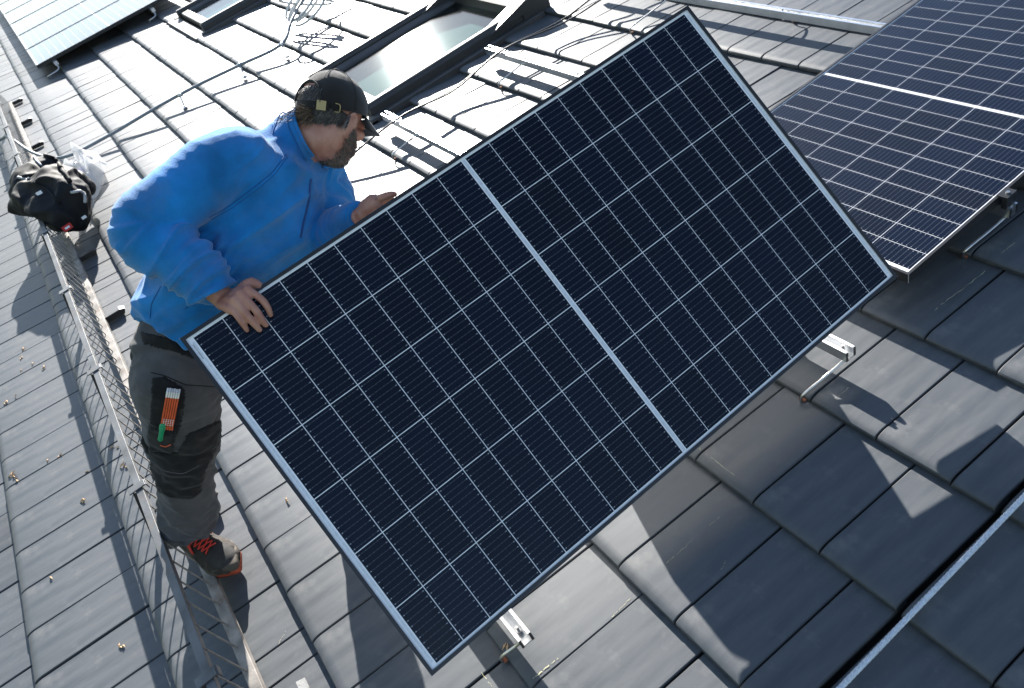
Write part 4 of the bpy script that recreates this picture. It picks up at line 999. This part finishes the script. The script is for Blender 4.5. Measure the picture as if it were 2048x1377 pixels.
# ---- shoes
def shoe(heel, toe, up, label=None):
    f = nrm(toe-heel); u = nrm(up-f*(up@f)); s = np.cross(f, u); L = np.linalg.norm(toe-heel)
    def P(a, b, c): return heel+f*a*L+s*b*1.22+u*c*1.08
    mb = MB(); rings = []
    prof = [(-.02, .020, .05, .065), (.03, .033, .02, .105), (.12, .037, .018, .13), (.25, .038, .018, .132), (.36, .039, .018, .115), (.5, .044, .018, .088), (.65, .050, .018, .073), (.8, .049, .018, .066), (.92, .040, .018, .056), (.99, .024, .02, .042), (1.01, .008, .025, .034)]
    for a, w, z0, z1 in prof:
        ring = []
        for k in range(20):
            t = 2*math.pi*k/20; x = math.cos(t); y = math.sin(t); q = (abs(x)**2.6+abs(y)**2.6)**(-1/2.6)
            ring.append(P(a, w*x*q*(0.8+0.2*(y < 0.2)), (z0+z1)/2+(z1-z0)/2*y*q))
        rings.append(ring)
    mb.loft(rings); v, fc, rel = fuse(mb, 0.004, 4); n = normals(v, fc)
    for i in range(len(v)): v[i] += n[i]*(0.002*nz(v[i]*38)+0.0012*nz(v[i]*110))
    sh = mesh_obj('shoe', v, fc, MAT['shoe'], man, ROOT)
    sm = MB(); rr = []
    for zz, gw in ((0.0, 0.96), (0.004, 1.03), (0.024, 1.06), (0.027, 1.0)):
        ring = []
        for k in range(36):
            t = 2*math.pi*k/36; a = 0.5+0.52*math.cos(t); w = np.interp(a, [-.02, .1, .3, .5, .7, .85, 1.02], [.012, .036, .037, .041, .051, .044, .01])
            ring.append(P(a*gw+0.5*(1-gw), w*gw*np.sign(math.sin(t))*abs(math.sin(t))**0.35, zz+0.008*max(0, a-.8)))
        rr.append(ring)
    so_ = part(sh, 'sole', sm.loft(rr), MAT['sole'], True)
    sm = MB(); rr = []
    for zz, gw in ((0.016, 1.05), (0.020, 1.075), (0.034, 1.07), (0.040, 1.03)):
        ring = []
        for k in range(36):
            t = 2*math.pi*k/36; a = 0.5+0.52*math.cos(t); w = np.interp(a, [-.02, .1, .3, .5, .7, .85, 1.02], [.012, .036, .037, .041, .051, .044, .01])
            ring.append(P(a*gw+0.5*(1-gw), w*gw*np.sign(math.sin(t))*abs(math.sin(t))**0.35, zz+0.010*max(0, a-.7)/.3))
        rr.append(ring)
    part(sh, 'rand', sm.loft(rr), MAT['rand'], True)
    bt = BVHTree.FromPolygons([Vector(p) for p in v], fc)
    def drop(a, b, lift):
        h = bt.ray_cast(Vector(P(a, b, 0.3)), Vector(-u)); return np.array(h[0])+u*lift if h[0] is not None else P(a, b, 0.09)
    for k in range(6):
        a = 0.34+0.055*k; w = 0.024-0.001*k
        for sg_ in (-1, 1):
            pts = [drop(a+0.055*t*1.0, sg_*w*(1-2*t), 0.0035) for t in np.linspace(0, 1, 7)]; part(sh, 'lace', MB().tube(pts, 0.0026, 6), MAT['lace'], True)
    for q, sg_ in ((0.0, 1), (0.02, 1), (0.01, -1)):
        pts = catmull([drop(0.38, 0, 0.008), drop(0.40+q, sg_*0.02, 0.016), drop(0.5+q, sg_*0.036, 0.012), drop(0.44+q, sg_*0.028, 0.006), drop(0.38, 0, 0.006)], 5); part(sh, 'lace_loop', MB().tube(pts, 0.0026, 6), MAT['lace'], True)
    cv_, cf_ = [], []
    for i, a in enumerate(np.linspace(0.70, 0.98, 7)):
        for j, b in enumerate(np.linspace(-1, 1, 9)): cv_.append(drop(a, b*np.interp(a, [.7, .85, .98], [.03, .034, .02]), 0.0022))
    for i in range(6):
        for j in range(8): q = i*9+j; cf_.append((q, q+1, q+10, q+9))
    part(sh, 'toe_cap', MB().add(cv_, cf_), MAT['shoe_grey'], True)
    return sh
hl = at(384, 1085, 0.02); tl = at(478, 1142, 0.02)
shoe(hl-nrm(tl-hl)*0.01, tl+nrm(tl-hl)*0.006, np.array([0, 0.05, 1.0]))
shoe(np.array([-1.2, 1.0, 0.01]), np.array([-0.92, 1.03, 0.01]), np.array([0, 0.05, 1.0]))

# ---- cap
CT = math.radians(13)
def Hc(r, f, u): return H(r, f*math.cos(CT)-u*math.sin(CT)-0.008, u*math.cos(CT)+f*math.sin(CT)+0.027)     # cap pushed down at the back
cap = MB(); cvv, cff = [], []
RA, FA, UA = 0.088, 0.109, 0.104
nu, nv = 72, 20
TILT = math.radians(9)                                    # brim line drops towards the back
for j in range(nv+1):
    th = (math.pi*0.545)*j/nv
    for k in range(nu):
        ph = 2*math.pi*k/nu
        r = math.sin(th)*math.sin(ph); f = math.sin(th)*math.cos(ph); u = math.cos(th)
        six = 1+0.012*abs(math.sin(3*ph+math.pi/2))*math.sin(th)
        dz = 0.010*math.sin(th)**2*f
        cvv.append(Hc(r*RA*six, f*FA*six, u*UA*(1.0 if u > 0 else 0.9)+dz+0.002*nz((r*5, f*5, u*5))))
def opening(j, k):
    ph = 2*math.pi*k/nu; th = (math.pi*0.545)*j/nv
    b = abs(((ph-math.pi+math.pi) % (2*math.pi))-math.pi)  # angle from straight back
    return (b/0.56)**2+((math.pi*0.50-th)/0.62)**2 < 1 and th < math.pi*0.485 and math.cos(ph) < 0
for j in range(nv):
    for k in range(nu):
        if opening(j, k): continue
        cff.append((j*nu+k, (j+1)*nu+k, (j+1)*nu+(k+1) % nu, j*nu+(k+1) % nu))
cap.add(cvv, cff)
capo = part(man, 'cap', cap, MAT['cap'], True)
sol = capo.modifiers.new('thick', 'SOLIDIFY'); sol.thickness = 0.0022; sol.offset = 1
for q in range(6):                                        # panel seams
    ph = q*math.pi/3+math.pi/6; pts = []
    for th in np.linspace(0.06, math.pi*0.53, 16):
        if q in (2, 3) and th > 0.95: break
        r = math.sin(th)*math.sin(ph); f = math.sin(th)*math.cos(ph); u = math.cos(th)
        pts.append(Hc(r*(RA*1.012+.0022), f*(FA*1.012+.0022), u*(UA+0.002)+0.010*math.sin(th)**2*f))
    part(capo, 'seam', MB().tube(pts, 0.0011, 6), MAT['cap'], True)
part(capo, 'button', MB().ball(Hc(0, 0, UA+0.003), (0.0085, 0.0085, 0.006), HA, 12, 8), MAT['cap'], True)
# rim of the opening
rim = []
for a in np.linspace(0, math.pi, 26):
    b = 0.57*math.cos(a); th = math.pi*0.50-0.63*math.sin(a); ph = math.pi+b
    rim.append(Hc(math.sin(th)*math.sin(ph)*(RA+.004), math.sin(th)*math.cos(ph)*(FA+.004), math.cos(th)*UA+0.010*math.sin(th)**2*math.cos(ph)))
part(capo, 'opening_rim', MB().tube(rim, 0.0026, 8), MAT['cap'], True)
# strap, buckle plate and loop
def band(ph, u, k=1.0): return Hc(math.sin(ph)*(RA+0.004)*k, math.cos(ph)*(FA+0.004)*k, u)
sv = []
for ph in np.linspace(math.pi*0.74, math.pi*1.26, 16):
    for uu in (-0.016, 0.004): sv.append(band(ph, uu-0.010))
part(capo, 'strap', MB().add(sv, [(2*i, 2*i+2, 2*i+3, 2*i+1) for i in range(15)]), MAT['cap'], True)
pv = []
for ph in np.linspace(math.pi*0.765, math.pi*0.845, 5):
    for uu in (-0.019, 0.007): pv.append(band(ph, uu-0.010, 1.02))
part(capo, 'buckle_plate', MB().add(pv, [(2*i, 2*i+2, 2*i+3, 2*i+1) for i in range(4)]), MAT['brass'], True)
lp = [band(p, u_-0.010, 1.025) for p, u_ in ((math.pi*.69, -.017), (math.pi*.655, -.015), (math.pi*.65, -.006), (math.pi*.655, .004), (math.pi*.69, .006))]
part(capo, 'buckle_loop', MB().tube(catmull(lp, 4), 0.0016, 6), MAT['brass'], True)
# visor
vv = []; nx, ny = 18, 8
for j in range(ny+1):
    t = j/ny
    for k in range(nx+1):
        s = -1+2*k/nx; ang = s*1.02
        r0_ = math.sin(ang)*RA*1.0; f0 = math.cos(ang)*FA*1.0
        ext = 0.072*(1-abs(s)**2.6)**0.6*t
        vv.append(Hc(r0_*(1+0.05*t), f0+ext*0.96, -0.006-ext*0.42-0.030*(s*s)*t-0.006*s*s))
vf = [(j*(nx+1)+k, j*(nx+1)+k+1, (j+1)*(nx+1)+k+1, (j+1)*(nx+1)+k) for j in range(ny) for k in range(nx)]
vis = part(capo, 'visor', MB().add(vv, vf), MAT['cap'], True); sm_ = vis.modifiers.new('t', 'SOLIDIFY'); sm_.thickness = 0.005; sm_.offset = 0

# ---- hair, stubble and beard as short strands on the head
HB = BVHTree.FromPolygons([Vector(p) for p in BV], BF)
def strands(zone, count, length, width, flow, lift, name, mats, jitter=0.4, edge=lambda r, f, u: 0):
    out = [MB() for _ in mats]; n = 0; tries = 0
    while n < count and tries < count*30:
        tries += 1
        v = rng.normal(size=3); v /= np.linalg.norm(v)
        if not zone(*v): continue
        d = hr*v[0]+hf*v[1]+hu*v[2]; o = H(0, 0.0, 0.0)
        if rng.random() < edge(*v): continue
        h = HB.ray_cast(Vector(o+d*0.25), Vector(-d))
        if h[0] is None: continue
        p = np.array(h[0]); nn = np.array(h[1]); fl = flow(*v); g = nrm(hr*fl[0]+hf*fl[1]+hu*fl[2]+rng.normal(0, jitter, 3)*0.6)
        g = nrm(g-nn*(g@nn)*0.75+nn*lift); L = length*rng.uniform(.6, 1.3); s = nrm(np.cross(g, nn))*width
        a = p-nn*0.001; b = p+g*L*.5+nn*0.002; c = p+g*L-nn*0.001
        out[int(rng.integers(len(mats)))].add([a-s, a+s, b+s*.8, b-s*.8, c], [(0, 1, 2, 3), (3, 2, 4)]); n += 1
    for mb, m in zip(out, mats):
        if mb.v:
            o = part(man, name, mb, m); o['kind'] = 'stuff'
beardzone = lambda r, f, u: ((u < -0.36 and f > 0.02) or (u < -0.18 and f > 0.34)) and f < 0.93 and not (u > -0.50 and f > 0.70)
side = lambda r, f, u: (-0.40 < u < 0.25 and 0.20 < f < 0.46 and abs(r) > .6)
back = lambda r, f, u: ((u < 0.10 or (u < 0.42 and abs(r) < 0.42 and f < -0.6)) and u > -0.30-0.12*(f < -.6) and f < -0.16)
strands(beardzone, 8000, 0.010, 0.00042, lambda r, f, u: (0, .35, -1), 0.5, 'beard', [MAT['hair'], MAT['hair'], MAT['hair_brown'], MAT['hair_grey']], 0.7, lambda r, f, u: max(0, 1-(f-0.02)/0.28)*0.9 if u < -0.36 else max(0, 1-(-0.18-u)/0.22)*0.8)
strands(side, 700, 0.016, 0.0007, lambda r, f, u: (0, -.3, -1), 0.25, 'sideburn', [MAT['hair_grey'], MAT['hair_grey'], MAT['hair']], 0.3)
strands(back, 6000, 0.024, 0.0006, lambda r, f, u: (0, -.35, -1), 0.2, 'hair', [MAT['hair'], MAT['hair'], MAT['hair'], MAT['hair_grey']], 0.3)
strands(lambda r, f, u: (-0.46 < u < -0.12 and f < -0.45 and r < 0.25), 1300, 0.045, 0.0009, lambda r, f, u: (0, -.9, -.7), 0.6, 'neck_curl', [MAT['hair_brown'], MAT['hair_brown'], MAT['hair']], 0.7)

# ================================================================== BACKPACK AND PLASTIC BAG ON THE GUARD
bp_ = MB()
for px, py, z, r in ((58, 402, .29, .12), (62, 362, .30, .13), (92, 336, .28, .12), (112, 368, .30, .17), (140, 392, .24, .16), (158, 372, .18, .11), (150, 425, .14, .135), (118, 432, .2, .13), (160, 438, .08, .08), (88, 412, .28, .12), (44, 385, .29, .08), (42, 415, .26, .08), (75, 385, .30, .13)):
    bp_.ball(at(px, py, z), (r*1.1, r*0.9, r*0.8), None, 18, 12)
v, f, rel = fuse(bp_, 0.012, 34, .5); n = normals(v, f)
for i in range(len(v)):
    p = v[i]; v[i] = p+n[i]*(0.030*(max(0, ridge(nz((p[0]*3.5, p[1]*6, p[2]*6+3))))**2-0.4)+0.008*(ridge(nz(p*13))-0.5))
v = rel(v, 2, .3)
BL = at(95, 400, 0.0)
bk = thing('backpack', BL, 'black nylon backpack slung over the snow guard', 'backpack')
me = bpy.data.meshes.new('pack'); me.from_pydata([tuple(p) for p in v-BL], [], f); me.materials.append(MAT['bag']); me.shade_smooth()
o = bpy.data.objects.new('pack', me); COL.objects.link(o); o.parent = bk
KB = BVHTree.FromPolygons([Vector(p) for p in v], f)
def on_bag(pix, r, name, mat, lift=0.006):
    pts = [h for h in (hit(KB, a+(c-a)*t, b+(d-b)*t, lift) for (a, b), (c, d) in zip(pix[:-1], pix[1:]) for t in np.linspace(0, 1, 6)) if h is not None]
    if len(pts) > 2: part(bk, name, MB().tube(pts, r, 6), mat, True)
on_bag([(37, 355), (48, 358), (60, 359)], 0.008, 'piping', MAT['bag_grey']); on_bag([(142, 385), (158, 383), (167, 388), (170, 405)], 0.009, 'piping', MAT['bag_grey'])
on_bag([(68, 315), (75, 325), (83, 334)], 0.009, 'zip_pull', MAT['bag_grey']); on_bag([(70, 365), (95, 380), (122, 408)], 0.006, 'seam', MAT['bag'])
for (px, py, w, m, nm) in ((134, 455, .06, 'red', 'tag'), (79, 388, .035, 'white', 'logo'), (168, 435, .03, 'white', 'reflector')):
    h = hit(KB, px, py, 0.004)
    if h is not None:
        zz = nrm(CAM_C-h); xx = nrm(np.cross([0, 0, 1], zz)); yy = np.cross(zz, xx); part(bk, nm, MB().box(h+zz*0.01, (w, w*.6, 0.006), (xx, yy, zz), 0.002), MAT[m])
        if nm == 'tag': part(bk, 'tag_print', MB().box(h+zz*0.014, (w*.5, w*.2, 0.003), (xx, yy, zz)), MAT['white'])
on_bag([(90, 312), (108, 318), (125, 340), (140, 365)], 0.013, 'strap', MAT['bag'])
# thin plastic bag
outl = [(148, 287), (168, 300), (192, 303), (205, 318), (214, 328), (208, 345), (203, 372), (195, 392), (186, 400), (180, 375), (165, 372), (145, 352), (124, 333), (138, 325), (150, 320), (148, 305)]
ctr = at(172, 338, 0.13); pv_, pf_ = [], []
K = 64; RN = 14
ob = []
for k in range(K):
    t = k/K*len(outl); i = int(t); a = np.array(outl[i]); b = np.array(outl[(i+1) % len(outl)]); q = a+(b-a)*(t-i); z = 0.02+0.30*math.exp(-((q[0]-148)**2+(q[1]-288)**2)/300)+0.05*math.exp(-((q[0]-214)**2+(q[1]-328)**2)/200)
    ob.append(at(q[0], q[1], z))
for j in range(RN):
    u = j/(RN-1)
    for k in range(K):
        p = ctr*(1-u)+ob[k]*u+np.array([0, 0, 0.10*math.sin(math.pi*u)*(0.6+0.4*math.cos(k/K*6.28*3))])
        d = (abs(nz(p*7))*0.10+abs(nz(p*16))*0.05-0.03)*math.sin(math.pi*min(1, u*1.05+0.12)); p = p+np.array([d*0.4, d*0.5, d]); p[2] = max(p[2], 0.018); pv_.append(p)
pf_ = [(j*K+k, j*K+(k+1) % K, (j+1)*K+(k+1) % K, (j+1)*K+k) for j in range(RN-1) for k in range(K)]
PLc = at(172, 345, 0.0)
pb = thing('plastic_bag', PLc, 'crumpled thin white plastic bag lying beside the black backpack', 'plastic bag')
part(pb, 'film', MB().add(pv_, pf_), MAT['plastic'])
c = at(160, 344, 0.07); part(pb, 'paper', MB().box(c, (0.16, 0.10, 0.01), (nrm([1, .4, .2]), nrm(np.cross([0, -.3, 1], [1, .4, .2])), nrm(np.cross([1, .4, .2], np.cross([0, -.3, 1], [1, .4, .2]))))), MAT['lilac'])
